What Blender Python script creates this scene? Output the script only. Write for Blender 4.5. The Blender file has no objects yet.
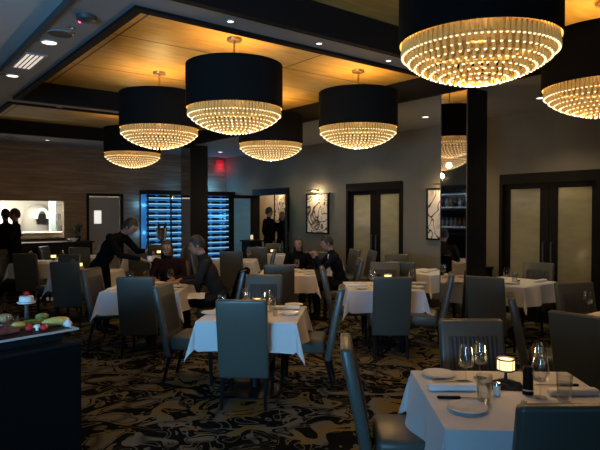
import bpy, bmesh, math, random
from mathutils import Vector, Matrix, Euler
random.seed(7)
SC = bpy.context.scene
COL = SC.collection
PI = math.pi
# ---------------------------------------------------------------- camera
FPX, HY, HCAM = 560.0, 213.0, 1.70
cd = bpy.data.cameras.new('camera'); cam = bpy.data.objects.new('camera', cd); COL.objects.link(cam)
cd.sensor_width = 36; cd.lens = 36*FPX/600; cd.clip_end = 100
cam.location = (0, 0, HCAM)
cam.rotation_euler = (PI/2 - math.atan((225-HY)/FPX), 0, 0)
SC.camera = cam
# ---------------------------------------------------------------- exposure, world, daylight
SC.view_settings.view_transform = 'Standard'; SC.view_settings.look = 'None'
SC.view_settings.gamma = 1; SC.view_settings.use_curve_mapping = False
SC.view_settings.exposure = 0.0
ROOM = math.radians(38.1)
RM = Matrix.Rotation(ROOM, 4, 'Z')
def rp(v, u, z=0): return RM @ Vector((v, u, z))          # room axes: v to the right-back, u to the left-back
w = bpy.data.worlds.new('world'); SC.world = w; w.use_nodes = True
w.node_tree.nodes['Background'].inputs[0].default_value = (.35, .55, .9, 1)
w.node_tree.nodes['Background'].inputs[1].default_value = .001
def area(name, loc, target, sx, sy, power, color):
    l = bpy.data.lights.new(name, 'AREA'); l.shape = 'RECTANGLE'; l.size = sx; l.size_y = sy; l.energy = power; l.color = color
    o = bpy.data.objects.new(name, l); COL.objects.link(o); o.location = loc
    o.rotation_euler = (Vector(target)-Vector(loc)).to_track_quat('-Z', 'Y').to_euler(); return o
DAY = (.22, .58, 1.0)
def day(loc, target, sx, sy, power, spread):
    o = area('window_daylight', loc, target, sx, sy, power, DAY); o.data.spread = math.radians(spread); return o
day(rp(-3.15, .2, 1.32), (-1.0, 5.6, 1.0), 3.4, .8, 34, 46)        # low daylight through the left window onto the floor
day(rp(-3.15, .2, 1.75), rp(.2, 3.6, 4.2), 3.4, 1.7, 70, 70)      # light from the ground outside going up to the soffit
day(rp(.9, -3.35, 1.75), rp(.9, 5, 1.0), 3.2, 1.7, 3, 100)
def point(name, loc, power, color, r=.05, parent=None):
    l = bpy.data.lights.new(name, 'POINT'); l.energy = power; l.color = color; l.shadow_soft_size = r
    o = bpy.data.objects.new(name, l); COL.objects.link(o); o.location = loc
    if parent: o.parent = parent
    return o
def spot(name, loc, power, color, ang=80, r=.04):
    l = bpy.data.lights.new(name, 'SPOT'); l.energy = power; l.color = color; l.spot_size = math.radians(ang); l.spot_blend = .7; l.shadow_soft_size = r
    o = bpy.data.objects.new(name, l); COL.objects.link(o); o.location = loc; return o
WARM = (1.0, .62, .27)
P_CH_UP, P_CH_DN = 15.0, 17.0
# ---------------------------------------------------------------- materials
def mat(name, col, rough=.6, metal=0, spec=.5, emit=None, es=0, alpha=None, sheen=0):
    m = bpy.data.materials.new(name); m.use_nodes = True
    b = m.node_tree.nodes['Principled BSDF']
    b.inputs['Base Color'].default_value = (*col, 1); b.inputs['Roughness'].default_value = rough
    b.inputs['Metallic'].default_value = metal; b.inputs['Specular IOR Level'].default_value = spec
    if emit: b.inputs['Emission Color'].default_value = (*emit, 1); b.inputs['Emission Strength'].default_value = es
    if sheen: b.inputs['Sheen Weight'].default_value = sheen
    return m
def nodes(m): return m.node_tree.nodes, m.node_tree.links, m.node_tree.nodes['Principled BSDF']
def noise_bump(m, scale, strength, dist=.01):
    n, l, b = nodes(m)
    tc = n.new('ShaderNodeTexCoord'); t = n.new('ShaderNodeTexNoise'); t.inputs['Scale'].default_value = scale; t.inputs['Detail'].default_value = 3
    bp = n.new('ShaderNodeBump'); bp.inputs['Strength'].default_value = strength; bp.inputs['Distance'].default_value = dist
    l.new(tc.outputs['Object'], t.inputs['Vector']); l.new(t.outputs['Fac'], bp.inputs['Height']); l.new(bp.outputs['Normal'], b.inputs['Normal'])
    return m
def ramp(n, stops, interp='LINEAR'):
    r = n.new('ShaderNodeValToRGB'); r.color_ramp.interpolation = interp
    e = r.color_ramp.elements
    while len(e) > 1: e.remove(e[0])
    e[0].position = stops[0][0]; e[0].color = (*stops[0][1], 1)
    for p, c in stops[1:]:
        x = e.new(p); x.color = (*c, 1)
    return r
def noise_col(m, scale, stops, stretch=(1,1,1), detail=4, distortion=0, interp='LINEAR', rough=None):
    n, l, b = nodes(m)
    tc = n.new('ShaderNodeTexCoord'); mp = n.new('ShaderNodeMapping'); mp.inputs['Scale'].default_value = stretch
    t = n.new('ShaderNodeTexNoise'); t.inputs['Scale'].default_value = scale; t.inputs['Detail'].default_value = detail; t.inputs['Distortion'].default_value = distortion
    r = ramp(n, stops, interp)
    l.new(tc.outputs['Object'], mp.inputs['Vector']); l.new(mp.outputs['Vector'], t.inputs['Vector']); l.new(t.outputs['Fac'], r.inputs['Fac']); l.new(r.outputs['Color'], b.inputs['Base Color'])
    return m
def glassy(name, tint=(1,1,1), gl=.08, fk=.5):
    m = bpy.data.materials.new(name); m.use_nodes = True; n = m.node_tree.nodes; l = m.node_tree.links
    n.remove(n['Principled BSDF']); out = n['Material Output']
    tr = n.new('ShaderNodeBsdfTransparent'); tr.inputs[0].default_value = (*tint, 1)
    g = n.new('ShaderNodeBsdfGlossy'); g.inputs['Roughness'].default_value = .05
    fr = n.new('ShaderNodeLayerWeight'); fr.inputs['Blend'].default_value = .35
    mx = n.new('ShaderNodeMixShader'); l.new(fr.outputs['Facing'], mx.inputs[0])
    l.new(tr.outputs[0], mx.inputs[1]); l.new(g.outputs[0], mx.inputs[2]); l.new(mx.outputs[0], out.inputs[0])
    mt = n.new('ShaderNodeMath'); mt.operation = 'MULTIPLY_ADD'; mt.inputs[1].default_value = fk; mt.inputs[2].default_value = gl
    l.new(fr.outputs['Facing'], mt.inputs[0]); l.new(mt.outputs[0], mx.inputs[0])
    return m
def frosted(name, col, trans=.7):
    m = bpy.data.materials.new(name); m.use_nodes = True; n = m.node_tree.nodes; l = m.node_tree.links
    n.remove(n['Principled BSDF']); out = n['Material Output']
    tl = n.new('ShaderNodeBsdfTranslucent'); tl.inputs[0].default_value = (*col, 1)
    df = n.new('ShaderNodeBsdfDiffuse'); df.inputs[0].default_value = (*col, 1)
    g = n.new('ShaderNodeBsdfGlossy'); g.inputs['Roughness'].default_value = .12
    tx = n.new('ShaderNodeTexNoise'); tx.inputs['Scale'].default_value = 3; mp = n.new('ShaderNodeMapping'); mp.inputs['Scale'].default_value = (1, 1, 4); tc = n.new('ShaderNodeTexCoord')
    l.new(tc.outputs['Object'], mp.inputs[0]); l.new(mp.outputs[0], tx.inputs['Vector'])
    r = ramp(n, [(.3, tuple(c*.75 for c in col)), (.7, col)]); l.new(tx.outputs['Fac'], r.inputs['Fac']); l.new(r.outputs[0], tl.inputs[0])
    a = n.new('ShaderNodeMixShader'); a.inputs[0].default_value = 1-trans; l.new(tl.outputs[0], a.inputs[1]); l.new(df.outputs[0], a.inputs[2])
    c = n.new('ShaderNodeMixShader'); c.inputs[0].default_value = .07; l.new(a.outputs[0], c.inputs[1]); l.new(g.outputs[0], c.inputs[2])
    l.new(c.outputs[0], out.inputs[0]); return m
M = {}
M['ceiling'] = noise_bump(mat('grey ceiling paint', (.26, .26, .26), .8), 60, .1)
M['ceiling_soffit'] = noise_bump(mat('pale ceiling paint', (.55, .56, .57), .8), 60, .1)
M['black_trim'] = mat('black lacquer', (.006, .006, .007), .45, spec=.25)
M['black_wood'] = noise_col(mat('black stained wood', (.008, .007, .007), .5, spec=.15), 6, [(.3, (.004, .0035, .0035)), (.8, (.010, .008, .008))], (8, 8, 1))
M['black_matte'] = mat('black matte', (.006, .006, .007), .85, spec=.2)
M['wall'] = noise_col(noise_bump(mat('taupe plaster', (.16, .145, .11), .75), 30, .15), 1.5, [(.3, (.135, .122, .09)), (.7, (.175, .16, .122))])
M['wall_stone'] = noise_col(noise_bump(mat('striated brown stone', (.2, .15, .1), .7), 12, .2), 2.2, [(.3, (.18, .125, .085)), (.55, (.26, .19, .135)), (.75, (.36, .28, .20))], (.7, .7, 9), 5)
M['wall_hall'] = mat('cream corridor plaster', (.55, .46, .36), .8)
M['base'] = mat('dark base trim', (.03, .025, .022), .5)
# tray ceiling: golden veneer panels with dark joints
m = mat('golden veneer', (.62, .40, .13), .5); n, l, b = nodes(m)
tc = n.new('ShaderNodeTexCoord'); br = n.new('ShaderNodeTexBrick'); br.offset = 0; br.inputs['Scale'].default_value = 1
br.inputs['Brick Width'].default_value = 2.1; br.inputs['Row Height'].default_value = 1.42; br.inputs['Mortar Size'].default_value = .012
nz = n.new('ShaderNodeTexNoise'); nz.inputs['Scale'].default_value = 3; nz.inputs['Detail'].default_value = 5; mp = n.new('ShaderNodeMapping'); mp.inputs['Scale'].default_value = (1, 6, 1)
rr = ramp(n, [(.3, (.42, .29, .075)), (.7, (.60, .43, .13))])
l.new(tc.outputs['Object'], br.inputs['Vector']); l.new(tc.outputs['Object'], mp.inputs[0]); l.new(mp.outputs[0], nz.inputs['Vector']); l.new(nz.outputs['Fac'], rr.inputs[0])
l.new(rr.outputs[0], br.inputs['Color1']); l.new(rr.outputs[0], br.inputs['Color2']); br.inputs['Mortar'].default_value = (.05, .03, .01, 1); l.new(br.outputs['Color'], b.inputs['Base Color'])
M['veneer'] = m
# carpet: black ground with swirling olive, gold and grey shapes
m = mat('swirl carpet', (.02, .02, .02), 1.0, spec=.02); n, l, b = nodes(m)
tc = n.new('ShaderNodeTexCoord')
n1 = n.new('ShaderNodeTexNoise'); n1.inputs['Scale'].default_value = 2.4; n1.inputs['Detail'].default_value = .8; n1.inputs['Distortion'].default_value = .9
n2 = n.new('ShaderNodeTexNoise'); n2.inputs['Scale'].default_value = 1.7; n2.inputs['Detail'].default_value = 0
n3 = n.new('ShaderNodeTexNoise'); n3.inputs['Scale'].default_value = 3.2; n3.inputs['Detail'].default_value = 0.5; n3.inputs['Distortion'].default_value = 2.4
for x in (n1, n2, n3): l.new(tc.outputs['Object'], x.inputs['Vector'])
K = (.006, .006, .006)
r1 = ramp(n, [(0, (1, 1, 1)), (.345, K), (.375, (1, 1, 1)), (.40, K), (.545, (1, 1, 1)), (.625, K), (.655, (1, 1, 1))], 'CONSTANT')
r3 = ramp(n, [(0, K), (.33, (1, 1, 1)), (.37, K), (.60, (1, 1, 1)), (.66, K)], 'CONSTANT')
r2 = ramp(n, [(.30, (.16, .105, .025)), (.40, (.15, .125, .065)), (.47, (.14, .135, .115)), (.53, (.06, .045, .028)), (.58, (.13, .125, .105)), (.7, (.17, .12, .04))])
r2b = ramp(n, [(.35, (.11, .115, .11)), (.65, (.13, .10, .045))])
l.new(n1.outputs['Fac'], r1.inputs[0]); l.new(n2.outputs['Fac'], r2.inputs[0]); l.new(n3.outputs['Fac'], r3.inputs[0]); l.new(n2.outputs['Fac'], r2b.inputs[0])
mx = n.new('ShaderNodeMix'); mx.data_type = 'RGBA'; l.new(r3.outputs[0], mx.inputs[0]); mx.inputs[6].default_value = (*K, 1); l.new(r2b.outputs[0], mx.inputs[7])
my = n.new('ShaderNodeMix'); my.data_type = 'RGBA'; l.new(r1.outputs[0], my.inputs[0]); l.new(mx.outputs[2], my.inputs[6]); l.new(r2.outputs[0], my.inputs[7])
l.new(my.outputs[2], b.inputs['Base Color']); M['carpet'] = m
M['leather'] = noise_bump(mat('grey leather', (.074, .076, .064), .34, spec=.5), 220, .12, .002)
M['leather_dark'] = noise_bump(mat('charcoal leather', (.035, .036, .037), .5), 220, .12, .002)
M['cloth'] = noise_bump(mat('white linen', (.64, .62, .62), .9, sheen=.2), 300, .1, .001)
M['mirror'] = mat('dark mirror glass', (.55, .55, .55), .03, 1)
M['porcelain'] = mat('white porcelain', (.75, .73, .70), .2)
M['steel'] = mat('polished steel', (.6, .6, .6), .25, 1)
M['silver'] = mat('satin silver', (.75, .75, .75), .5, .6)
M['brass'] = mat('brushed brass', (.55, .42, .22), .3, 1)
M['glass'] = glassy('clear glass', (.96, .97, .97), .05)
M['cabinet_glass'] = glassy('cabinet glass', (.9, .95, 1), .015, .05)
M['frost'] = frosted('frosted glass', (.56, .54, .38))
M['frost_blue'] = frosted('pale blue frosted glass', (.35, .68, .74), .6)
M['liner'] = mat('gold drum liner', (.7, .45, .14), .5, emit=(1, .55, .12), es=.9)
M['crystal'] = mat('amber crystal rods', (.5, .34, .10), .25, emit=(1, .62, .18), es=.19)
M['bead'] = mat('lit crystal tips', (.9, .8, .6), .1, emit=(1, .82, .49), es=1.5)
M['bulb'] = mat('warm bulb', (1, .8, .5), .3, emit=(1, .72, .36), es=9)
M['drum'] = noise_bump(mat('black fabric drum', (.006, .006, .006), .9, spec=.15), 300, .15, .001)
M['lens'] = mat('lit downlight lens', (1, .95, .85), .3, emit=(1, .93, .8), es=3.0)
M['lens_dim'] = mat('dim downlight lens', (1, .95, .85), .3, emit=(1, .95, .88), es=1.0)
M['slat_glow'] = mat('glow-painted vent slat', (.9, .85, .8), .4, emit=(1, .85, .72), es=.7)  # vent slats, no lamp: emission stands in for light they reflect
M['plastic'] = mat('grey plastic', (.3, .3, .3), .5)
M['plastic_dark'] = mat('dark plastic', (.05, .05, .05), .5)
M['red_led'] = mat('red indicator', (1, .05, .1), .3, emit=(1, .05, .2), es=6)
M['exit_red'] = mat('lit red letters', (1, .05, .08), .4, emit=(1, .04, .10), es=3)
M['exit_face'] = mat('exit sign face', (.5, .05, .06), .4, emit=(1, .05, .10), es=.12)
M['blue_panel'] = mat('blue backlit panel', (.2, .6, .9), .4, emit=(.07, .38, .95), es=.17)
M['led_white'] = mat('cool white led strip', (.8, .95, 1), .4, emit=(.42, .80, 1.0), es=.9)
M['bottle'] = mat('dark wine bottle', (.008, .012, .014), .12)
M['bottle_pale'] = mat('pale liquor bottle', (.35, .45, .5), .15)
M['bottle_amber'] = mat('amber liquor bottle', (.3, .12, .03), .15)
M['candle_glow'] = mat('glowing candle shade', (1, .85, .5), .5, emit=(1, .78, .32), es=1.6)
M['napkin'] = mat('white napkin', (.78, .77, .78), .9)
M['napkin_black'] = noise_bump(mat('black napkin', (.008, .008, .009), .9), 60, .5)
M['skin'] = mat('skin', (.28, .145, .095), .55)
M['hair_black'] = noise_bump(mat('black hair', (.012, .009, .008), .6), 90, .6)
M['hair_brown'] = noise_bump(mat('brown hair', (.03, .018, .012), .6), 90, .6)
M['cloth_black'] = noise_bump(mat('black cloth', (.0045, .0045, .005), .95, spec=.06), 120, .3)
M['cloth_grey'] = noise_bump(mat('dark grey wool', (.022, .019, .018), .95, spec=.1), 120, .3)
M['cloth_navy'] = noise_bump(mat('navy suit wool', (.006, .007, .011), .95, spec=.08), 120, .3)
M['cloth_plum'] = noise_bump(mat('dark plum knit', (.02, .007, .006), .95, spec=.1), 120, .3)
M['cloth_white'] = mat('white shirt', (.7, .7, .72), .8)
M['kitchen_tile'] = mat('kitchen wall tile', (.62, .60, .55), .4)
M['kitchen_lit'] = mat('fluorescent tube', (1, 1, 1), .4, emit=(1, .97, .88), es=9)
M['kitchen_counter'] = mat('white stone counter', (.8, .78, .74), .4)
M['food_yellow'] = noise_col(mat('yellow food', (.75, .55, .12), .5), 30, [(.3, (.62, .42, .08)), (.7, (.85, .68, .22))])
M['food_green'] = noise_col(mat('green food', (.2, .3, .06), .5), 30, [(.3, (.12, .2, .03)), (.7, (.4, .45, .12))])
M['tomato'] = mat('tomato skin', (.65, .02, .03), .25)
M['bread'] = noise_col(mat('bread crust', (.5, .3, .12), .7), 20, [(.3, (.4, .2, .07)), (.7, (.7, .48, .22))])
M['meat'] = noise_col(mat('raw steak', (.2, .03, .03), .4), 20, [(.35, (.12, .02, .02)), (.7, (.3, .08, .07))])
M['cream'] = mat('white icing', (.85, .8, .72), .6)
M['wood_brown'] = noise_col(mat('brown wood', (.12, .06, .03), .4), 4, [(.3, (.08, .04, .02)), (.7, (.16, .085, .04))], (1, 8, 1))
M['leaf'] = noise_col(mat('dark green leaf', (.02, .035, .015), .5), 12, [(.3, (.012, .02, .008)), (.7, (.03, .05, .02))])
M['water'] = glassy('water', (.92, .95, .95), .06)
def art_mat(name, seed, stops, scale=2.6, dist=1.3):
    m = mat(name, (.6, .5, .4), .6); n, l, b = nodes(m)
    tc = n.new('ShaderNodeTexCoord'); mp = n.new('ShaderNodeMapping'); mp.inputs['Location'].default_value = (seed, seed*.7, seed*.3)
    t = n.new('ShaderNodeTexNoise'); t.inputs['Scale'].default_value = scale; t.inputs['Detail'].default_value = 1; t.inputs['Distortion'].default_value = dist
    r = ramp(n, stops); l.new(tc.outputs['Object'], mp.inputs[0]); l.new(mp.outputs[0], t.inputs['Vector']); l.new(t.outputs['Fac'], r.inputs[0]); l.new(r.outputs[0], b.inputs['Base Color']); return m
C1, C2, C3, KB = (.72, .63, .52), (.40, .26, .16), (.16, .09, .06), (.02, .015, .015)
M['art_swirl'] = art_mat('abstract swirl painting', 3.1, [(.30, C3), (.37, C1), (.44, C1), (.455, KB), (.475, KB), (.49, C2), (.53, C1), (.585, C1), (.60, KB), (.63, C3), (.68, C1)])
M['art_scroll'] = art_mat('cream painting with black scrolls', 8.7, [(.3, C2), (.40, C1), (.52, C1), (.535, KB), (.56, KB), (.575, C1), (.66, C1), (.68, KB), (.74, C3)], 2.4, 1.2)
M['art_hall'] = art_mat('pale corridor painting', 5.2, [(.35, C1), (.48, (.8, .75, .7)), (.5, KB), (.53, KB), (.55, C1), (.7, C2)], 2.6, 1.5)
# ---------------------------------------------------------------- mesh helpers
class MB:
    def __init__(s): s.v = []; s.f = []; s.m = []
    def add(s, v, f, mi=0, X=None):
        o = len(s.v)
        s.v += [tuple(X @ Vector(p)) if X is not None else tuple(p) for p in v]
        s.f += [tuple(i+o for i in q) for q in f]; s.m += [mi]*len(f); return s
    def box(s, x0, x1, y0, y1, z0, z1, mi=0, X=None):
        v = [(x, y, z) for z in (z0, z1) for y in (y0, y1) for x in (x0, x1)]
        return s.add(v, [(0, 2, 3, 1), (4, 5, 7, 6), (0, 1, 5, 4), (2, 6, 7, 3), (0, 4, 6, 2), (1, 3, 7, 5)], mi, X)
    def rbox(s, x0, x1, y0, y1, z0, z1, r=.02, seg=2, mi=0, X=None, warp=None, cuts=0):
        bm = bmesh.new(); bmesh.ops.create_cube(bm, size=1)
        for q in bm.verts: q.co = Vector((x0+(q.co.x+.5)*(x1-x0), y0+(q.co.y+.5)*(y1-y0), z0+(q.co.z+.5)*(z1-z0)))
        bmesh.ops.bevel(bm, geom=bm.edges[:], offset=r, segments=seg, affect='EDGES', profile=.5)
        if cuts: bmesh.ops.subdivide_edges(bm, edges=[e for e in bm.edges if e.calc_length() > .12], cuts=cuts, use_grid_fill=True)
        bm.verts.index_update()
        v = [warp(q.co) if warp else q.co.copy() for q in bm.verts]; f = [[q.index for q in fa.verts] for fa in bm.faces]
        bm.free(); return s.add(v, f, mi, X)
    def lathe(s, prof, n=24, mi=0, X=None, cap=True, sx=1, sy=1):
        v = [(r*math.cos(2*PI*k/n)*sx, r*math.sin(2*PI*k/n)*sy, z) for r, z in prof for k in range(n)]; f = []
        for i in range(len(prof)-1):
            for k in range(n): f.append((i*n+k, i*n+(k+1) % n, (i+1)*n+(k+1) % n, (i+1)*n+k))
        if cap:
            f.append(tuple(reversed(range(n)))); f.append(tuple(range((len(prof)-1)*n, len(prof)*n)))
        return s.add(v, f, mi, X)
    def tube(s, pts, rad, n=8, mi=0, cap=True):
        pts = [Vector(p) for p in pts]; rad = rad if isinstance(rad, (list, tuple)) else [rad]*len(pts); v = []; f = []
        for i, p in enumerate(pts):
            d = (pts[min(i+1, len(pts)-1)]-pts[max(i-1, 0)]).normalized()
            a = d.cross(Vector((0, 0, 1)) if abs(d.z) < .9 else Vector((1, 0, 0))).normalized(); c = d.cross(a)
            for k in range(n): v.append(p+(a*math.cos(2*PI*k/n)+c*math.sin(2*PI*k/n))*rad[i])
        for i in range(len(pts)-1):
            for k in range(n): f.append((i*n+k, i*n+(k+1) % n, (i+1)*n+(k+1) % n, (i+1)*n+k))
        if cap: f.append(tuple(reversed(range(n)))); f.append(tuple(range((len(pts)-1)*n, len(pts)*n)))
        return s.add(v, f, mi)
    def ball(s, c, r, mi=0, R=None, n=14, m=9):
        r = (r, r, r) if not isinstance(r, (tuple, list)) else r; c = Vector(c); v = []; f = []
        for i in range(m+1):
            th = PI*i/m
            for k in range(n):
                p = Vector((r[0]*math.sin(th)*math.cos(2*PI*k/n), r[1]*math.sin(th)*math.sin(2*PI*k/n), r[2]*math.cos(th)))
                v.append(c+((R @ p) if R else p))
        for i in range(m):
            for k in range(n): f.append(((i+1)*n+k, (i+1)*n+(k+1) % n, i*n+(k+1) % n, i*n+k))
        return s.add(v, f, mi)
    def mesh(s, name, mats, smooth=False):
        me = bpy.data.meshes.new(name); me.from_pydata(s.v, [], s.f); mats = mats if isinstance(mats, (list, tuple)) else [mats]
        for x in mats: me.materials.append(x)
        me.polygons.foreach_set('material_index', s.m)
        bm = bmesh.new(); bm.from_mesh(me); bmesh.ops.remove_doubles(bm, verts=bm.verts, dist=1e-6); bmesh.ops.recalc_face_normals(bm, faces=bm.faces); bm.to_mesh(me); bm.free()
        if smooth:
            me.polygons.foreach_set('use_smooth', [True]*len(me.polygons))
            try: me.set_sharp_from_angle(angle=math.radians(42))
            except Exception: pass
        me.update(); return me
    def obj(s, name, mats, parent=None, smooth=False, loc=None, rz=0):
        o = bpy.data.objects.new(name, s.mesh(name, mats, smooth)); COL.objects.link(o)
        if parent: o.parent = parent
        if loc is not None: o.location = loc
        if rz: o.rotation_euler.z = rz
        return o
def tag(o, label=None, cat=None, group=None, kind=None):
    if label: o['label'] = label
    if cat: o['category'] = cat
    if group: o['group'] = group
    if kind: o['kind'] = kind
    return o
def thing(name, label, cat, loc, rz=0, group=None):
    o = bpy.data.objects.new(name, None); COL.objects.link(o); o.empty_display_size = .1
    o.location = loc; o.rotation_euler = (0, 0, rz); return tag(o, label, cat, group)
def kids(o): return [c for c in COL.objects if c.parent == o]
def copy_tree(o, parent=None):
    c = o.copy(); COL.objects.link(c)
    if parent: c.parent = parent
    for ch in kids(o): copy_tree(ch, c)
    return c
def copy_thing(o, label, loc, rz, group=None):
    c = copy_tree(o); c.location = loc; c.rotation_euler = (0, 0, rz); c['label'] = label
    if group: c['group'] = group
    return c
def struct(name, mb, mats, smooth=False, room=True, label=None):
    o = mb.obj(name, mats, None, smooth); o['kind'] = 'structure'
    if room: o.rotation_euler.z = ROOM
    if label: o['label'] = label
    return o
def holes(mb, a0, a1, b0, b1, hs, emit):
    """tile rectangle a0..a1 x b0..b1 minus rectangles hs; emit(A0,A1,B0,B1)"""
    A = sorted({a0, a1, *[h[0] for h in hs], *[h[1] for h in hs]}); Bs = sorted({b0, b1, *[h[2] for h in hs], *[h[3] for h in hs]})
    for i in range(len(A)-1):
        for j in range(len(Bs)-1):
            ca, cb = (A[i]+A[i+1])/2, (Bs[j]+Bs[j+1])/2
            if not (a0 <= ca <= a1 and b0 <= cb <= b1): continue
            if any(h[0] < ca < h[1] and h[2] < cb < h[3] for h in hs): continue
            emit(A[i], A[i+1], Bs[j], Bs[j+1])
# ---------------------------------------------------------------- room shell (room axes: x = v, y = u)
U, V, U0, V0, ZC, ZT = 13.9, 8.2, -3.5, -3.3, 3.27, 3.52
WT = .15
mb = MB(); mb.box(V0-.2, 10.0, U0-.2, 17.0, -.1, 0); struct('floor', mb, M['carpet'])
trays = [(1.7, 5.95, -.6, 3.76), (1.7, 5.95, 4.17, 8.40), (1.7, 5.95, 8.80, 12.1)]
mb = MB(); holes(mb, 1.26, V, U0, U, trays, lambda a, b_, c, d: mb.box(a, b_, c, d, ZC, ZC+.45)); struct('ceiling', mb, M['ceiling'])
mb = MB(); mb.box(V0, 1.26, U0, U, ZC+.05, ZC+.45); struct('ceiling_left', mb, M['ceiling_soffit'])
for i, t in enumerate(trays):
    mb = MB(); mb.box(t[0]-.05, t[1]+.05, t[2]-.05, t[3]+.05, ZT, ZT+.06); struct('ceiling_tray_%d' % (i+1), mb, M['veneer'])
    mb = MB(); e = .025                                                  # black lining and lip of the tray
    holes(mb, t[0]-.05, t[1]+.05, t[2]-.05, t[3]+.05, [(t[0]+e, t[1]-e, t[2]+e, t[3]-e)], lambda a, b_, c, d: mb.box(a, b_, c, d, ZC-.025, ZC) )
    holes(mb, t[0], t[1], t[2], t[3], [(t[0]+e, t[1]-e, t[2]+e, t[3]-e)], lambda a, b_, c, d: mb.box(a, b_, c, d, ZC, ZT))
    struct('trim_%d' % (i+1), mb, M['black_matte'])
mb = MB(); mb.box(1.235, 1.265, U0, U, ZC-.012, ZC+.055); struct('trim_4', mb, M['plastic_dark'])
KW = (1.75, 3.79, 1.11, 1.98)            # kitchen pass window in v, z
KD = (4.37, 5.16, 0, 2.12)               # kitchen door
mb = MB(); holes(mb, V0-WT, V+WT, 0, 3.7, [KW, KD], lambda a, b_, c, d: mb.box(a, b_, U, U+WT, c, d)); struct('wall_back', mb, M['wall_stone'])
DR = [(3.64, 5.12), (7.30, 8.78), (10.92, 12.42)]      # three double doorways, u range
ZD = 2.25
mb = MB(); holes(mb, U0-WT, U, 0, 3.7, [(a, b_, 0, ZD) for a, b_ in DR], lambda a, b_, c, d: mb.box(V, V+WT, a, b_, c, d)); struct('wall_right', mb, M['wall'])
FW = [(-.85, 2.65, .9, 2.65)]
mb = MB(); holes(mb, V0-WT, V+WT, 0, 3.7, FW, lambda a, b_, c, d: mb.box(a, b_, U0-WT, U0, c, d)); struct('wall_front', mb, M['wall'])
LW = [(-1.65, 2.05, .9, 2.65)]
mb = MB(); holes(mb, U0, U, 0, 3.7, LW, lambda a, b_, c, d: mb.box(V0-WT, V0, a, b_, c, d)); struct('wall_left', mb, M['wall'])
mb = MB(); mb.box(V-.02, V, U0, 3.5, 0, .14); mb.box(V-.02, V, 5.3, 7.1, 0, .14); mb.box(V-.02, V, 8.95, 10.7, 0, .14); struct('baseboard_right', mb, M['base'])
mb = MB(); mb.box(V0, KD[0]-.1, U-.02, U, 0, .14); mb.box(KD[1]+.1, 5.45, U-.02, U, 0, .14); struct('baseboard_back', mb, M['base'])
# windows behind the viewer that give the daylight
for i, (wl, fr) in enumerate(((FW[0], 'f'), (LW[0], 'l'))):
    mb = MB(); a0, a1, z0, z1 = wl; t = .06
    bars = [(a0, a1, z0, z0+t), (a0, a1, z1-t, z1), (a0, a0+t, z0, z1), (a1-t, a1, z0, z1), ((a0+a1)/2-t/2, (a0+a1)/2+t/2, z0, z1)]
    for p, q, c, d in bars:
        if fr == 'f': mb.box(p, q, U0-.1, U0-.03, c, d)
        else: mb.box(V0-.1, V0-.03, p, q, c, d)
    wo = struct('window_%d' % (i+1), mb, M['black_wood'])
    g = MB(); (g.box(a0, a1, U0-.075, U0-.065, z0, z1) if fr == 'f' else g.box(V0-.075, V0-.065, a0, a1, z0, z1)); g.obj('pane', M['glass'], wo)
# corridor behind the doors
HV = 9.75
mb = MB(); mb.box(HV, HV+.12, 1.5, 17, 0, 3); mb.box(V+WT, HV, 1.4, 1.5, 0, 3); mb.box(V+WT, HV, 16.9, 17, 0, 3); struct('wall_corridor', mb, M['wall_hall'])
mb = MB(); mb.box(V+WT, HV+.1, 1.4, 17, 2.8, 2.9); struct('ceiling_corridor', mb, M['ceiling_soffit'])
mb = MB(); mb.box(V, V+WT, U, 17, 0, 3); struct('wall_corridor_side', mb, M['wall_hall'])
for u, p in ((3.4, 15), (5.3, 13), (8.0, 32), (10.2, 14), (13.6, 18)): point('corridor_lamp', rp(9.1, u, 2.6), p, (1, .74, .42), .1)
# kitchen behind the pass
mb = MB(); mb.box(.8, 5.9, 17.0, 17.1, 0, 3); mb.box(.7, .8, U+WT, 17.1, 0, 3); mb.box(5.9, 6.0, U+WT, 17.1, 0, 3); struct('wall_kitchen', mb, M['kitchen_tile'])
mb = MB(); mb.box(.7, 6, U+WT, 17.1, 2.6, 2.7); struct('ceiling_kitchen', mb, M['ceiling_soffit'])
area('kitchen_ceiling_light', rp(3.0, 15.3, 2.55), rp(3.0, 15.3, 0), 2.6, .8, 170, (1, .93, .78))
# doors: double glazed doors with black frames
def leaf(name, wd, parent, X, blue=False):
    """door leaf in local x 0..wd, z; X places it in the parent's axes"""
    f = MB(); s, t = .17, .045
    f.box(0, s*.55, 0, t, .01, ZD-.089, 0, X); f.box(wd-s*.8, wd, 0, t, .01, ZD-.089, 0, X); f.box(s*.55, wd-s*.8, 0, t, .01, .30, 0, X); f.box(s*.55, wd-s*.8, 0, t, ZD-.17, ZD-.089, 0, X)
    o = f.obj(name, M['black_wood'], parent)
    MB().box(s*.55, wd-s*.8, .014, .030, .30, ZD-.17, 0, X).obj('pane', M['frost_blue'] if blue else M['frost'], o)
    h = MB(); p = [X @ Vector((wd-.06, -.05, z)) for z in (.95, 1.25)]; h.tube(p, .011, 8)
    for q in p: h.tube([q, q+X.to_3x3() @ Vector((0, .06, 0))], .007, 6)
    h.obj('handle', M['plastic_dark'], o, True)
    return o
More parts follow.
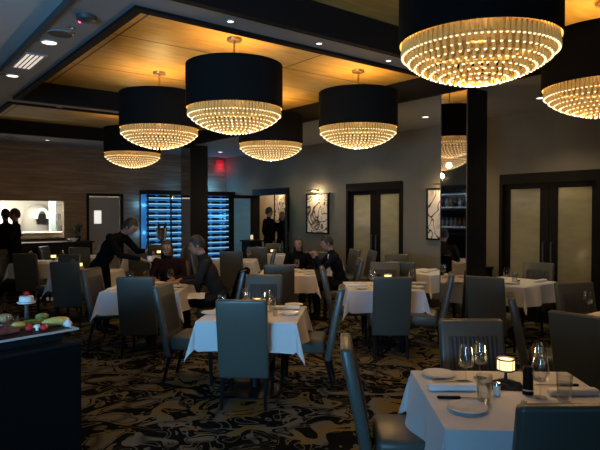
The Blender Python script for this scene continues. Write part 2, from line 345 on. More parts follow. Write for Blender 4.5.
def doorway(n, a, b_, opened, label):
    f = MB(); c = .05
    f.box(V-.03, V+WT+.02, a-c, a+.005, 0, ZD+.07); f.box(V-.03, V+WT+.02, b_-.005, b_+c, 0, ZD+.07); f.box(V-.03, V+WT+.02, a+.005, b_-.005, ZD-.09, ZD+.07)
    d = struct('door_%d' % n, f, M['black_wood'], label=label)
    wd = (b_-a)/2-.01
    base = Matrix.Translation((V+.05, 0, 0))
    if not opened:
        leaf('door_leaf', wd, d, Matrix.Translation((V+.05, a+.006, 0)) @ Matrix.Rotation(PI/2, 4, 'Z') @ Matrix.Scale(-1, 4, (0, 1, 0)))
        leaf('door_leaf', wd, d, Matrix.Translation((V+.05, b_-.006, 0)) @ Matrix.Rotation(-PI/2, 4, 'Z'))
    else:
        # hinged at b_ (far) turned into the room at 90 degrees, hinged at a (near) folded back to the wall
        leaf('door_leaf', wd, d, Matrix.Translation((V-.035, b_+.02, 0)) @ Matrix.Rotation(math.radians(180), 4, 'Z'), True)
        leaf('door_leaf', wd, d, Matrix.Translation((V-.035, a-.02, 0)) @ Matrix.Rotation(math.radians(-128), 4, 'Z') @ Matrix.Scale(-1, 4, (0, 1, 0)), True)
    return d
doorway(1, *DR[0], False, 'closed black double doors with frosted panes right of the mirrored column')
doorway(2, *DR[1], False, 'closed black double doors with frosted panes between the two paintings')
doorway(3, *DR[2], True, 'open black double doors with pale blue panes onto the lit corridor')
f = MB(); a, b_, z0, z1 = KD
f.box(a-.06, a, U-.02, U+WT, 0, z1+.06); f.box(b_, b_+.06, U-.02, U+WT, 0, z1+.06); f.box(a, b_, U-.02, U+WT, z1, z1+.06)
kd = struct('door_4', f, M['black_wood'], label='grey kitchen swing door with a small lit window')
f = MB(); wa, wb, wc, wd_ = a+.14, a+.32, 1.44, 1.76
holes(f, a+.012, b_-.03, .01, z1-.035, [(wa, wb, wc, wd_)], lambda p, q, c, d: f.box(p, q, U+.05, U+.09, c, d)); kl = f.obj('door_leaf', M['plastic'], kd)
MB().box(wa, wb, U+.065, U+.075, wc, wd_).obj('pane', mat('lit door pane', (.9, .9, .88), .4, emit=(1, .97, .9), es=.8), kl)
f = MB(); t = .035
a, b_, z0, z1 = KW
f.box(a-.02, b_+.02, U-.03, U+WT+.02, z0-.04, z0); struct('trim_5', f, M['black_trim'])
# ---------------------------------------------------------------- pixel helpers: a point of known height or depth seen at a pixel
def at_z(px, py, z):
    d = FPX*(HCAM-z)/(py-HY); return Vector(((px-300)*d/FPX, d, z))
def at_d(px, d, z=0): return Vector(((px-300)*d/FPX, d, z))
# ---------------------------------------------------------------- columns
def column(v, u, s, label, mirrored):
    c = rp(v+s/2, u+s/2); t = thing('column', label, 'column', c, ROOM)
    h = s/2
    MB().box(-h, h, -h, h, 0, ZC).obj('shaft', M['black_trim'], t)
    MB().box(-h-.012, -h, -h+.01, h-.01, .12, ZC-.02).obj('mirror_panel', M['mirror'], t)
    f = MB(); f.box(-h-.016, -h-.001, -h, -h+.01, 0, ZC); f.box(-h-.016, -h-.001, h-.01, h, 0, ZC); f.obj('metal_edge', M['plastic_dark'], t)
    MB().box(-h-.02, h+.01, -h-.01, h+.02, 0, .1).obj('plinth', M['black_matte'], t); return t
column(5.97, 4.22, .41, 'square black column with a mirrored face between the right double doors', True)
column(6.0, 11.75, .45, 'far square black column standing before the blue wine cabinet', True)
# ---------------------------------------------------------------- wine cabinet in the far corner
CU, CV0 = 13.37, 5.64
wc = thing('wine_cabinet', 'tall blue backlit glass wine cabinet in the far corner', 'wine cabinet', rp((CV0+V)/2, (CU+U)/2), ROOM)
hx, hy = (V-CV0)/2-.005, (U-CU)/2-.003; CH = 2.28
f = MB(); f.box(-hx, hx, -hy, hy, 0, .12); f.box(-hx, hx, -hy, hy, CH-.10, CH)
for x in (-hx, -hx+.62*1, -hx+1.38, hx-.05): f.box(x, x+.03, -hy, -hy+.03, .12, CH-.1)
f.box(-hx, -hx+.03, hy-.03, hy, .12, CH-.1); f.obj('frame', M['black_trim'], wc)
MB().box(-hx+.035, hx, hy-.025, hy-.005, .12, CH-.1).obj('back_panel', M['blue_panel'], wc)
g = MB(); g.box(-hx+.032, hx-.055, -hy+.01, -hy+.016, .12, CH-.1); g.box(-hx+.005, -hx+.011, -hy+.032, hy-.032, .12, CH-.1); g.obj('glass', M['cabinet_glass'], wc)
NS = 13; shelf_z = [.30+k*.148 for k in range(NS)]
for z in shelf_z:
    s = MB().box(-hx+.035, hx-.005, -hy+.09, hy-.03, z, z+.012).obj('shelf', M['cabinet_glass'], wc)
    MB().box(-hx+.04, hx-.01, -hy+.075, -hy+.09, z-.004, z+.016).obj('light_strip', M['led_white'], s)
bp = [(.001, 0), (.036, 0), (.037, .01), (.037, .19), (.030, .215), (.015, .235), (.014, .295), (.016, .296), (.016, .31), (.001, .31)]
def bottle_mesh(m, prof=bp):
    return MB().lathe(prof, 12).mesh('bottle', m, True)
wine_me = bottle_mesh(M['bottle'])
for k, z in enumerate(shelf_z):
    for j in range(8):
        o = bpy.data.objects.new('wine_bottle', wine_me); COL.objects.link(o)
        p = RM @ Vector(((CV0+V)/2 - hx + .10 + j*.315, (CU+U)/2 + .02, 0))
        o.location = (p.x, p.y, z+.012+.0372)
        o.rotation_euler = Euler((0, PI/2, ROOM)); tag(o, 'dark wine bottle lying on a shelf of the blue backlit wine cabinet', 'bottle', 'bottles lying in the wine cabinet')
for v_, u_, z_, p_ in ((CV0-.05, U-.12, 1.9, 1.8), (CV0-.05, U-.12, 1.2, 1.2), (V-.12, CU+.12, 1.6, 9.0), (V-.5, CU+.25, CH+.08, 9.0), (CV0+.9, CU+.25, CH+.08, 1.2)): point('cabinet_glow_fill', rp(v_, u_, z_), p_, (.16, .55, 1), .05)  # added blue points, no fixtures: carry cabinet light to door leaf, wall, ceiling
# ---------------------------------------------------------------- chandeliers
def chandelier(label, v, u, src=None):
    p = rp(v, u)
    loc = (p.x, p.y, 2.52)
    if src:
        c = copy_thing(src, label, loc, ROOM)
        return c
    t = thing('chandelier', label, 'chandelier', loc, ROOM, 'drum chandeliers')
    z0 = .262                                                     # drum bottom above the lowest crystal
    MB().lathe([(.5, z0), (.503, z0), (.503, z0+.45), (.5, z0+.45)], 64, cap=False).obj('drum_shade', M['drum'], t, True)
    MB().lathe([(.496, z0+.005), (.496, z0+.445)], 64, cap=False).obj('drum_liner', M['liner'], t, True)
    f = MB(); f.tube([(0, 0, z0+.30), (0, 0, ZT-2.52-.03)], .012, 8)
    for k in range(3):
        a = 2*PI*k/3; f.tube([(0, 0, z0+.36), (.497*math.cos(a), .497*math.sin(a), z0+.36)], .008, 6)
    f.obj('stem', M['brass'], t, True)
    MB().lathe([(.001, 0), (.075, 0), (.08, .006), (.08, .03), (.001, .03)], 24, X=Matrix.Translation((0, 0, ZT-2.52-.03))).obj('canopy', M['brass'], t, True)
    MB().lathe([(.05, z0+.02), (.44, z0+.02), (.44, z0+.03), (.05, z0+.03), (.05, z0+.02)], 40, cap=False).obj('crystal_frame', M['brass'], t)
    for k in range(6):
        a = 2*PI*k/6; MB().ball((.27*math.cos(a), .27*math.sin(a), z0+.19), (.03, .03, .042), n=10, m=6).obj('bulb', M['bulb'], t, True)
    prof = [(.478, .185), (.440, .146), (.398, .115), (.350, .088), (.298, .065), (.242, .045), (.184, .028), (.124, .014), (.062, .005)]
    for i, (r, zb) in enumerate(prof):
        n = max(6, int(2*PI*r/(.034 if i == 0 else .046))); top = z0+.03 if i == 0 else prof[i-1][1]+.03
        rods = MB()
        rods.lathe([(r-.004, top-.004), (r+.004, top-.004), (r+.004, top+.004), (r-.004, top+.004), (r-.004, top-.004)], 48, 2, cap=False)
        for k in range(n):
            a = 2*PI*(k+.5*(i % 2))/n; x, y = r*math.cos(a), r*math.sin(a)
            rods.tube([(x, y, zb+.006), (x, y, zb+.026), (x, y, top)], [.010, .0125, .0035], 5)
            rods.ball((x, y, zb+.006), (.0098, .0098, .0078), 1, n=7, m=4)
        rods.obj('crystal_tier', [M['crystal'], M['bead'], M['brass']], t, True)
    return t
CHL = [('large drum chandelier at top right, nearest the viewer', 3.13, 2.14), ('drum chandelier cut by the right frame edge', 5.06, 2.2),
       ('second largest drum chandelier in full view, left of centre', 3.09, 5.05), ('drum chandelier hanging right of centre, left of the mirrored column', 5.02, 5.2),
       ('drum chandelier hanging nearest the wide left soffit', 3.06, 6.85), ('drum chandelier hanging lower in view behind the one left of centre', 5.1, 7.25),
       ('farthest and smallest drum chandelier at left', 3.92, 9.95)]
ch0 = None
for lb, v, u in CHL:
    c = chandelier(lb, v, u, ch0)
    ch0 = ch0 or c
    p = rp(v, u)
    point('chandelier_light', (p.x, p.y, 3.09), P_CH_UP, (1, .66, .26), .10)
    point('chandelier_light', (p.x, p.y, 2.41), P_CH_DN, WARM, .035)
CHL[2] = None
# ---------------------------------------------------------------- ceiling fittings
def downlight(px, py, label, lit=True, r=.07, power=0, ang=90, z=ZC):
    p = at_z(px, py, z); t = thing('downlight', label, 'ceiling light', (p.x, p.y, z-.012), 0, 'recessed downlights')
    MB().lathe([(r, .012), (r, .004), (r*.96, 0), (r*.78, 0), (r*.74, .006), (r*.74, .012)], 24, cap=False).obj('trim_ring', M['plastic'], t, True)
    MB().lathe([(.001, .004), (r*.73, .004), (r*.73, .010), (.001, .010)], 20).obj('lens', M['lens'] if lit else M['lens_dim'], t)
    if power: spot('downlight_beam', (p.x, p.y, z-.03), power, (1, .80, .50), ang)
downlight(14, 76, 'bright recessed downlight at left frame edge below the slotted vent', True, .08, 6)
downlight(51, 43, 'bright recessed downlight above the slotted vent at upper left', True, .085, 6)
for q, nm in ((231, 'left'), (319, 'middle'), (388, 'right')):
    downlight(q, 22+(q-231)*.2484, 'small downlight, %s of three in the grey band between ceiling trays' % nm, True, .035, 5, 60)
downlight(60, 107.5, 'small downlight in the narrow band before the far ceiling tray', True, .04)
downlight(48, 140, 'downlight beside the flat vent above the kitchen wall', True, .06, 5)
downlight(425, 117, 'downlight in the ceiling left of the mirrored column', True, .07, 45, 120)
downlight(540, 98, 'downlight in the ceiling above the right double doors', True, .08, 50, 120)
for v, u, p in ((7.2, 2.2, 14), (7.28, 8.1, 45), (7.28, 10.6, 30), (7.28, 12.6, 20)):
    q = rp(v, u, ZC); 
    t = thing('downlight', {2.2: 'downlight hidden above the right frame edge', 8.1: 'downlight in the ceiling above the middle double doors', 10.6: 'downlight in the ceiling above the swirl painting', 12.6: 'downlight in the ceiling above the open doors'}[u], 'ceiling light', (q.x, q.y, ZC-.012), 0, 'recessed downlights')
    MB().lathe([(.08, .012), (.08, .004), (.076, 0), (.062, 0), (.06, .006), (.06, .012)], 24, cap=False).obj('trim_ring', M['plastic'], t, True)
    MB().lathe([(.001, .004), (.058, .004), (.058, .010), (.001, .010)], 20).obj('lens', M['lens'], t)
    spot('downlight_beam', (q.x, q.y, ZC-.03), p, (1, .80, .50), 125)
def vent(px, py, sx, sy, n, label, lit):  # lit: slats take the glow-painted material, there is no lamp
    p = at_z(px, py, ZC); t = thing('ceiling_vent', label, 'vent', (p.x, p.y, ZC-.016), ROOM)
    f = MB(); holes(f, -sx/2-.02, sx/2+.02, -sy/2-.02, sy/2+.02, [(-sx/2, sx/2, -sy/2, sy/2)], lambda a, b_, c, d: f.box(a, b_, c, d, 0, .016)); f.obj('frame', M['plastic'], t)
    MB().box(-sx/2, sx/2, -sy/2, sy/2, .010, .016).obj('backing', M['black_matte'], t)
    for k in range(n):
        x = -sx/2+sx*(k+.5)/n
        MB().box(x-sx/n*.28, x+sx/n*.28, -sy/2, sy/2, .001, .006).obj('slat', M['slat_glow'] if lit else M['plastic'], t)  # lit only puts a weak glow into the slat colour
vent(30, 61.5, .17, .62, 4, 'slotted ceiling vent with glow-painted slats between two bright downlights at upper left', True)
vent(13, 137, .16, .5, 3, 'flat vent in the ceiling band above the kitchen wall', False)
p = at_z(62, 34.5, ZC); t = thing('ceiling_speaker', 'round flush ceiling speaker at upper left', 'speaker', (p.x, p.y, ZC-.012))
MB().lathe([(.001, .002), (.085, .002), (.095, 0), (.10, .004), (.10, .012), (.001, .012)], 28).obj('grille', M['plastic_dark'], t, True); MB().lathe([(.1, .012), (.1, .003), (.108, .006), (.108, .012)], 28, cap=False).obj('rim', M['plastic'], t, True)
p = at_z(74, 28.8, ZC); t = thing('sprinkler', 'small sprinkler head between ceiling speaker and smoke alarm', 'sprinkler', (p.x, p.y, ZC-.05))
MB().lathe([(.03, .05), (.03, .042), (.008, .04), (.008, .01), (.022, .006), (.022, 0)], 14).obj('head', M['steel'], t, True)
p = at_z(88, 17.5, ZC); t = thing('smoke_alarm', 'round smoke alarm with a red light at upper left', 'smoke alarm', (p.x, p.y, ZC-.045))
MB().lathe([(.001, 0), (.05, 0), (.075, .012), (.08, .045), (.001, .045)], 26).obj('housing', M['plastic_dark'], t, True)
MB().ball((-.062, .02, .008), .011, n=8, m=6).obj('indicator', M['red_led'], t)
p = at_z(95, 109, ZC)
t = thing('ceiling_sensor', 'small round sensor in the narrow band before the far ceiling tray', 'sensor', (p.x, p.y, ZC-.02)); MB().lathe([(.001, 0), (.04, 0), (.06, .01), (.06, .02), (.001, .02)], 20).obj('housing', M['plastic'], t, True)
# exit sign
p = rp(7.98, U-.03, 3.03)
t = thing('exit_sign', 'red lit exit sign high on the wall by the far corner', 'exit sign', p, ROOM-PI/2)
MB().rbox(-.02, .029, -.12, .12, .02, .17, .008).obj('housing', M['exit_face'], t)
cu = bpy.data.curves.new('letters', 'FONT'); cu.body = 'EXIT'; cu.size = .17; cu.extrude = .003; cu.align_x = 'CENTER'; cu.align_y = 'CENTER'
tmp = bpy.data.objects.new('letters_text', cu); COL.objects.link(tmp); bpy.context.view_layer.update()
me = bpy.data.meshes.new_from_object(tmp.evaluated_get(bpy.context.evaluated_depsgraph_get())); bpy.data.objects.remove(tmp)
me.materials.clear(); me.materials.append(M['exit_red']); o = bpy.data.objects.new('letters', me); COL.objects.link(o); o.parent = t
o.matrix_local = Matrix.Translation((-.024, 0, .095)) @ Matrix.Scale(.62, 4) @ Matrix.Rotation(-PI/2, 4, 'Z') @ Matrix.Rotation(PI/2, 4, 'X')
q = rp(8.02, U-.12, 2.98); point('exit_glow', q, 1.8, (1, .03, .08), .05)
# ---------------------------------------------------------------- paintings
def painting(v, u, wd, z0, z1, m, label, face=-1, pw=3.0):
    c = rp(v, u, z0); t = thing('painting', label, 'painting', c, ROOM); h = z1-z0
    f = MB(); holes(f, -wd/2-.03, wd/2+.03, -.03, h+.03, [(-wd/2, wd/2, 0, h)], lambda a, b_, c_, d: f.box(-.05, -.004, a, b_, c_, d)); f.obj('frame', M['black_wood'], t)
    MB().box(-.03, -.006, -wd/2, wd/2, 0, h).obj('canvas', m, t)
    l_ = MB(); l_.tube([(-.16, -.2, h+.09), (-.16, .2, h+.09)], .016, 10); l_.tube([(-.004, 0, h+.07), (-.06, 0, h+.12), (-.16, 0, h+.09)], .007, 8); l_.obj('picture_lamp', M['brass'], t, True)
    q = rp(v-.16, u, z1+.055); point('picture_light', q, pw, (1, .74, .42), .03)
painting(V, 9.78, .72, 1.26, 2.12, M['art_swirl'], 'abstract swirl painting in brown and cream left of the middle doors', pw=13)
painting(V, 6.22, .80, 1.24, 2.12, M['art_scroll'], 'cream painting with black scrolls partly behind the mirrored column', pw=9)
painting(HV, 13.3, .6, 1.25, 2.25, M['art_hall'], 'pale painting on the corridor wall seen through the open doors', pw=4)
# ---------------------------------------------------------------- service counter under the kitchen pass
ct = thing('service_counter', 'long dark service counter under the kitchen pass', 'counter', rp(2.6, 13.63), ROOM)
MB().rbox(-1.7, 1.7, -.2, .2, .08, 1.0, .01).obj('body', M['black_wood'], ct); MB().rbox(-1.74, 1.74, -.24, .22, 1.0, 1.04, .008).obj('worktop', M['black_trim'], ct); MB().box(-1.66, 1.66, -.16, .18, 0, .08).obj('plinth', M['black_matte'], ct)
for k in range(5):
    d = MB().box(-1.66+k*.665, -1.02+k*.665, -.218, -.2, .12, .96).obj('door', M['black_wood'], ct)
    MB().tube([(-1.08+k*.665, -.235, .6), (-1.08+k*.665, -.235, .75)], .006, 6).obj('handle', M['steel'], d)
def potted(name, label, loc, hgt, spread, n):
    t = thing(name, label, 'plant', loc)
    MB().lathe([(.001, 0), (.05, 0), (.07, .12), (.06, .12), (.055, .10), (.001, .10)], 18).obj('pot', M['black_trim'], t, True)
    f = MB()
    for k in range(n):
        a = random.uniform(0, 2*PI); r = random.uniform(.2, 1)*spread; z = .12+random.uniform(.3, 1)*hgt
        x, y = r*math.cos(a), r*math.sin(a); b0 = Vector((0, 0, .1)); b1 = Vector((x*.6, y*.6, z)); b2 = Vector((x, y, z*.93)); s = Vector((-y, x, 0)).normalized()*.022
        f.add([b0, b1-s, b1+s, b2], [(0, 1, 2), (1, 3, 2)])
    f.obj('foliage', M['leaf'], t); return t
pp = rp(4.0, 13.55, 1.04); potted('potted_plant', 'dark leafy plant in a black pot on the counter right of the kitchen pass', pp, .30, .16, 60)
def bowl(label, loc, r=.14, h=.08, m='porcelain', group=None):
    o = MB().lathe([(.001, 0), (r*.5, 0), (r*.55, .008), (r, h), (r*.97, h+.003), (r*.5, .014), (.001, .012)], 28).obj('bowl', M[m], None, True, loc); return tag(o, label, 'bowl', group)
bowl('white bowl on the dark counter below the leafy plant', rp(3.86, 13.46, 1.04), .12, .07)
# kitchen fittings
o = thing('kitchen_counter', 'bright white kitchen worktop behind the pass', 'counter', rp(2.9, 14.5), ROOM)
MB().rbox(-1.6, 1.0, -.32, .3, .06, 1.19, .01).obj('body', M['steel'], o); MB().rbox(-1.65, 1.05, -.35, .33, 1.19, 1.24, .01).obj('worktop', M['kitchen_counter'], o); MB().box(-1.5, .9, -.25, .25, 0, .06).obj('plinth', M['black_matte'], o)
q = rp(3.80, 16.4); ov = thing('pizza_oven', 'domed oven with a white arched mouth behind the kitchen pass', 'oven', q, ROOM)
ovm = mat('oven steel', (.22, .21, .19), .4)
MB().lathe([(.001, 0), (.42, 0), (.42, 1.3), (.40, 1.55), (.32, 1.8), (.18, 1.92), (.001, 1.96)], 28).obj('dome', ovm, ov, True)
f = MB(); pts = [(.15*math.cos(a), -.44, 1.55+.24*math.sin(a)) for a in [PI*k/12 for k in range(13)]]; f.tube(pts, .045, 8); f.obj('arch', M['cream'], ov, True)
MB().box(-.13, .13, -.44, -.38, 1.42, 1.68).obj('mouth', M['black_matte'], ov)
q = rp(2.98, 16.45); o2 = thing('stand_mixer', 'white hooded appliance behind the kitchen workers', 'appliance', q, ROOM)
MB().lathe([(.001, 0), (.24, 0), (.24, 1.3), (.001, 1.3)], 20).obj('stand', M['steel'], o2, True); MB().lathe([(.26, 1.3), (.24, 1.6), (.16, 1.8), (.001, 1.86)], 20).obj('hood', M['cream'], o2, True)
q = rp(3.86, 15.2); o3 = thing('kitchen_post', 'pale blue steel post behind the kitchen pass', 'post', q, ROOM)
MB().rbox(-.07, .07, -.07, .07, 0, 2.6, .01).obj('post', mat('pale blue enamel', (.5, .68, .7), .4), o3)
q = rp(4.22, 15.7); o4 = thing('kitchen_rack', 'kitchen rack of hanging pans at the right of the pass', 'rack', q, ROOM)
f = MB(); 
for x in (-.25, .25):
    for y in (-.15, .15): f.tube([(x, y, 0), (x, y, 2.0)], .015, 6)
f.obj('posts', M['steel'], o4)
for z in (.5, 1.1, 1.5, 1.9): MB().box(-.27, .27, -.17, .17, z, z+.02).obj('shelf', M['steel'], o4)
for k, (x, z) in enumerate(((-.12, 1.52), (.12, 1.52), (-.1, 1.12), (.12, 1.12))): 
    o = MB().lathe([(.001, 0), (.09, 0), (.095, .16+.04*k), (.09, .16+.04*k), (.085, .01), (.001, .01)], 18).obj('stock_pot', M['wood_brown'] if k % 2 else M['steel'], None, True, rp(4.22+x, 15.7, z))
    tag(o, 'stock pot on the kitchen rack seen through the pass, %s' % ('upper left', 'upper right', 'lower left', 'lower right')[k] , 'pot', 'stock pots on the kitchen rack')
for k in range(4):
    o = MB().lathe([(.001, 0), (.06, 0), (.12, .018), (.12, .022), (.06, .006), (.001, .006)], 24).obj('plate', M['porcelain'], None, True, rp(2.6+.3*k, 14.4, 1.24))
    tag(o, 'white plate ready on the kitchen worktop, number %s from the left' % ('first', 'second', 'third', 'last')[k], 'plate', 'plates on the kitchen worktop')
    o['label'] = ('leftmost', 'second from left', 'second from right', 'rightmost')[k]+' white plate on the bright kitchen worktop'
# ---------------------------------------------------------------- back bar reflected in the mirrored column
bb = thing('back_bar', 'back bar with lit bottle shelves, seen mirrored in the column', 'bar', rp(-3.1, 11.0), ROOM)
MB().rbox(-.18, .3, -1.6, 1.6, 0, 1.05, .01).obj('cabinet', M['black_wood'], bb); MB().box(-.19, -.17, -1.6, 1.6, 1.05, 2.6).obj('back_panel', M['black_trim'], bb)
for z in (1.25, 1.88, 2.3):
    s = MB().box(-.17, .1, -1.6, 1.6, z, z+.02).obj('shelf', M['black_trim'], bb); MB().box(.09, .105, -1.6, 1.6, z-.006, z+.004).obj('light_strip', mat('bar led', (.6, .8, 1), .4, emit=(.6, .8, 1), es=1.2), s)
lq = [(.001, 0), (.04, 0), (.042, .01), (.042, .17), (.018, .21), (.016, .28), (.001, .28)]
bms = [bottle_mesh(M['bottle_pale'], lq), bottle_mesh(M['bottle_amber'], lq), bottle_mesh(M['bottle'], bp)]
for z in (1.27, 1.90):
    for j in range(18):
        o = bpy.data.objects.new('liquor_bottle', bms[random.choice((0, 0, 1, 2))]); COL.objects.link(o); o.location = rp(-3.1-.02, 11-1.4+j*.165, z)
        tag(o, 'bottle on the lit shelves of the back bar mirrored in the column', 'bottle', 'bottles on the back bar')
for u in (10.3, 11.7): point('bar_light', rp(-2.75, u, 2.2), 5, (.7, .85, 1), .05)
# ---------------------------------------------------------------- dining chairs
def make_chair():
    t = thing('dining_chair', 'grey leather dining chair', 'chair', (0, 0, 0), 0, 'grey leather dining chairs')
    rake = lambda c: Vector((c.x, c.y-.135*max(0, c.z-.30)/.67, c.z))
    W = .22
    MB().rbox(-W, W, -.20, .24, .34, .48, .035, 3).obj('seat', M['leather'], t, True)
    f = MB(); f.rbox(-W, W, -.265, -.198, .27, .97, .022, 3, warp=rake, cuts=2); f.obj('backrest', M['leather'], t, True)
    # vertical channel pleats on the front of the back, set inside a plain border
    pl = MB(); n = 11; x0 = -.165; wd = .33/n
    def pleat(z): return Vector((0, -.198-.135*max(0, z-.30)/.67, z))
    for k in range(n):
        v = []; f_ = []; S = 5
        zs = [.50, .55, .65, .75, .84, .862]
        for i, z in enumerate(zs):
            b0 = pleat(z); e = .25 if i in (0, len(zs)-1) else 1
            for j in range(S): 
                a = PI*j/(S-1); v.append((x0+wd*k+wd*.5*(1-math.cos(a)), b0.y-.001+.011*math.sin(a)*e, z))
        for i in range(len(zs)-1):
            for j in range(S-1): f_.append((i*S+j, i*S+j+1, (i+1)*S+j+1, (i+1)*S+j))
        pl.add(v, f_)
    pl.obj('pleated_panel', M['leather_dark'], t, True)
    for sx in (-1, 1):
        l_ = MB(); l_.tube([(sx*.185, .20, .345), (sx*.195, .215, 0)], [.024, .015], 8); l_.obj('leg', M['black_wood'], t, True)
        l_ = MB(); l_.tube([(sx*.185, -.20, .345), (sx*.192, -.285, 0)], [.024, .015], 8); l_.obj('leg', M['black_wood'], t, True)
    return t
CH0 = None
TOP = Vector((0, -.367, 0))            # where the top of the back stands relative to the seat
def chair(label, px=None, yt=None, rot=0, top=None):
    global CH0
    if top is None:
        d = FPX*(HCAM-.97)/(yt-HY); top = Vector(((px-300)*d/FPX, d, 0))
    rz = math.radians(rot)
    loc = Vector((top[0], top[1], 0)) - Matrix.Rotation(rz, 3, 'Z') @ TOP
    if CH0 is None:
        CH0 = make_chair(); CH0['label'] = label; CH0.location = loc; CH0.rotation_euler.z = rz; return CH0
    return copy_thing(CH0, label, loc, rz)
A_, T_, R_, L_, PV, NV, PU, NU = 0, 180, -90, 90, -51.9, 128.1, 38.1, -141.9
g = 'grey leather dining chair '
chair(g+'with its back to us at the middle table', 241, 300, A_-4)
chair(g+'facing us behind the candle on the middle table', 264, 274.5, T_-5)
chair(g+'edge-on at the right of the middle table', top=(.42, 5.55), rot=L_-5)
chair(g+'edge-on at the left of the middle table', top=(-1.42, 5.75), rot=R_-8)
chair(g+'with its back to us at the table right of centre', 393, 277, A_)
chair(g+'facing us at the table right of centre', 385, 262, T_)
chair(g+'edge-on at the left of the table right of centre', 322, 267, R_)
chair(g+'edge-on just left of the mirrored column', top=(1.85, 6.8), rot=76)
chair(g+'with a pleated front facing us across the nearest table', 471, 319, T_)
chair(g+'nearest edge-on at the left of the nearest table', top=(.26, 3.2), rot=R_-4)
chair(g+'with its back to us cut by the lower right corner', top=(1.05, 2.12), rot=A_)
chair(g+'with a wide dark back at the right frame edge', top=(2.02, 4.05), rot=PV)
chair(g+'facing us at the table cut by the right frame edge', 574, 282, T_+10)
chair(g+'with its back to us in front of the mirrored column', top=(2.12, 6.42), rot=-35)
chair(g+'facing us before the right frosted doors', 539, 262.5, NV+15)
chair(g+'edge-on, dark, behind the nearest table before the right doors', 511, 295, -109)
chair(g+'with its back to us at the small table by the column', top=(1.52, 8.4), rot=PV+15)
chair(g+'facing us at the small table left of the column', top=(1.72, 9.98), rot=T_+10)
chair(g+"with its back to us at the couple's table", 279, 264.5, A_)
chair(g+'under the man in the navy suit', top=(.98, 9.0), rot=L_)
chair(g+"under the dark-clad person at the far side of the couple's table", top=(-.02, 10.05), rot=T_)
chair(g+'with its back to us at the table where the waiter bends', 135, 277, A_)
chair(g+'edge-on below the bending waiter', 90, 268, R_-10)
chair(g+'draped with a black jacket', top=(-.72, 7.35), rot=L_)
chair(g+'under the person in plum', top=(-1.92, 8.52), rot=T_)
chair(g+'with its back to us at the table left of the waiter', 64, 262, A_)
chair(g+'facing us at the table left of the waiter', top=(-4.05, 9.85), rot=T_-15)
chair(g+'with its back to us at the leftmost table', 24, 253.5, A_)
chair(g+'cut by the left frame edge', top=(-5.95, 11.1), rot=R_)
chair(g+'with its back to us before the kitchen swing door', 79, 247.5, A_-8)
chair(g+'by the dark counter under the kitchen pass', top=(-5.62, 12.25), rot=R_)
chair(g+"with its back to us at the wine cabinet's right end", 231, 251.5, A_)
chair(g+'edge-on behind the man in grey wool', top=(-2.16, 11.2), rot=R_)
chair(g+'edge-on right of the table before the wine cabinet', top=(-.5, 11.15), rot=L_)
chair(g+'with its back to us at the table before the open doors', 257, 247, A_)
chair(g+'facing us at the table before the open doors', top=(-.62, 13.42), rot=T_+8)
chair(g+'facing us before the left part of the wine cabinet', top=(-3.35, 12.98), rot=T_)
chair(g+'edge-on before the far column', top=(-2.5, 12.2), rot=L_)
chair(g+'behind the bending waiter at the far table', top=(-3.3, 11.42), rot=A_)
chair(g+'with its back to us under the swirl painting', 315, 252, A_)
chair(g+'edge-on beside the middle double doors', top=(1.12, 11.3), rot=L_+20)
chair(g+'turned edge-on at the foot of the middle double doors', top=(1.42, 10.9), rot=L_+10)
# ---------------------------------------------------------------- tables and cloths
def cloth_mesh(h, o, seed):
    rnd = random.Random(seed); ph = [rnd.uniform(0, 6) for _ in range(8)]
    n = 44; L = h+o; v = []; f = []
    line = [-L+2*L*i/n for i in range(n+1)]
    for b_ in line:
        for a in line:
            dx, dy = max(abs(a)-h, 0), max(abs(b_)-h, 0); sx, sy = (1 if a > 0 else -1), (1 if b_ > 0 else -1)
            x, y = max(-h, min(h, a)), max(-h, min(h, b_)); z = 0
            if dx > 0 and dy > 0:
                r = math.hypot(dx, dy); phi = math.atan2(dy, dx); out = r*(.10+.20*math.sin(2*phi)**2)
                x += sx*out*math.cos(phi); y += sy*out*math.sin(phi)
                z = -r*.93
            elif dx > 0:
                x += sx*(.10*dx+dx*.16*math.sin(b_*11+ph[0 if sx > 0 else 1])*math.cos(min(1, abs(b_)/h)*PI/2)**.5); z = -dx
            elif dy > 0:
                y += sy*(.10*dy+dy*.16*math.sin(a*11+ph[2 if sy > 0 else 3])*math.cos(min(1, abs(a)/h)*PI/2)**.5); z = -dy
            v.append((x, y, z))
    N = n+1
    for i in range(n):
        for j in range(n): f.append((i*N+j, i*N+j+1, (i+1)*N+j+1, (i+1)*N+j))
    return MB().add(v, f)
ZTAB = .752
def table(desc, x, y, s=.9, rot=0, o=.27, seed=1):
    rz = math.radians(rot)
    t = thing('dining_table', 'square pedestal table under the cloth, '+desc, 'table', (x, y, 0), rz, 'dining tables')
    h = s/2
    MB().rbox(-h+.01, h-.01, -h+.01, h-.01, .715, .745, .008).obj('tabletop', M['wood_brown'], t)
    MB().lathe([(.05, .05), (.045, .68), (.12, .715)], 16).obj('pedestal', M['black_trim'], t, True)
    MB().lathe([(.001, 0), (.27, 0), (.27, .012), (.06, .05), (.001, .05)], 28).obj('base', M['black_trim'], t, True)
    c = cloth_mesh(h, o, seed).obj('tablecloth', M['cloth'], None, True, (x, y, .75), rz)
    tag(c, 'white tablecloth draped over '+desc, 'tablecloth', 'white tablecloths'); return (x, y, rz)
TB = {}
TB['near'] = ('the nearest table at lower right', 1.12, 2.89, .93, -2)
TB['mid'] = ('the middle table', -.43, 5.33, .9, -6)
TB['right'] = ('the table right of centre', 1.06, 7.28, .93, 0)
TB['doors'] = ('the table before the right frosted doors', 2.96, 7.8, .86, 38.1)
TB['edge'] = ('the table cut by the right frame edge', 3.12, 5.05, .86, 38.1)
TB['small'] = ('the small table left of the mirrored column', 2.05, 9.05, .8, 38.1)
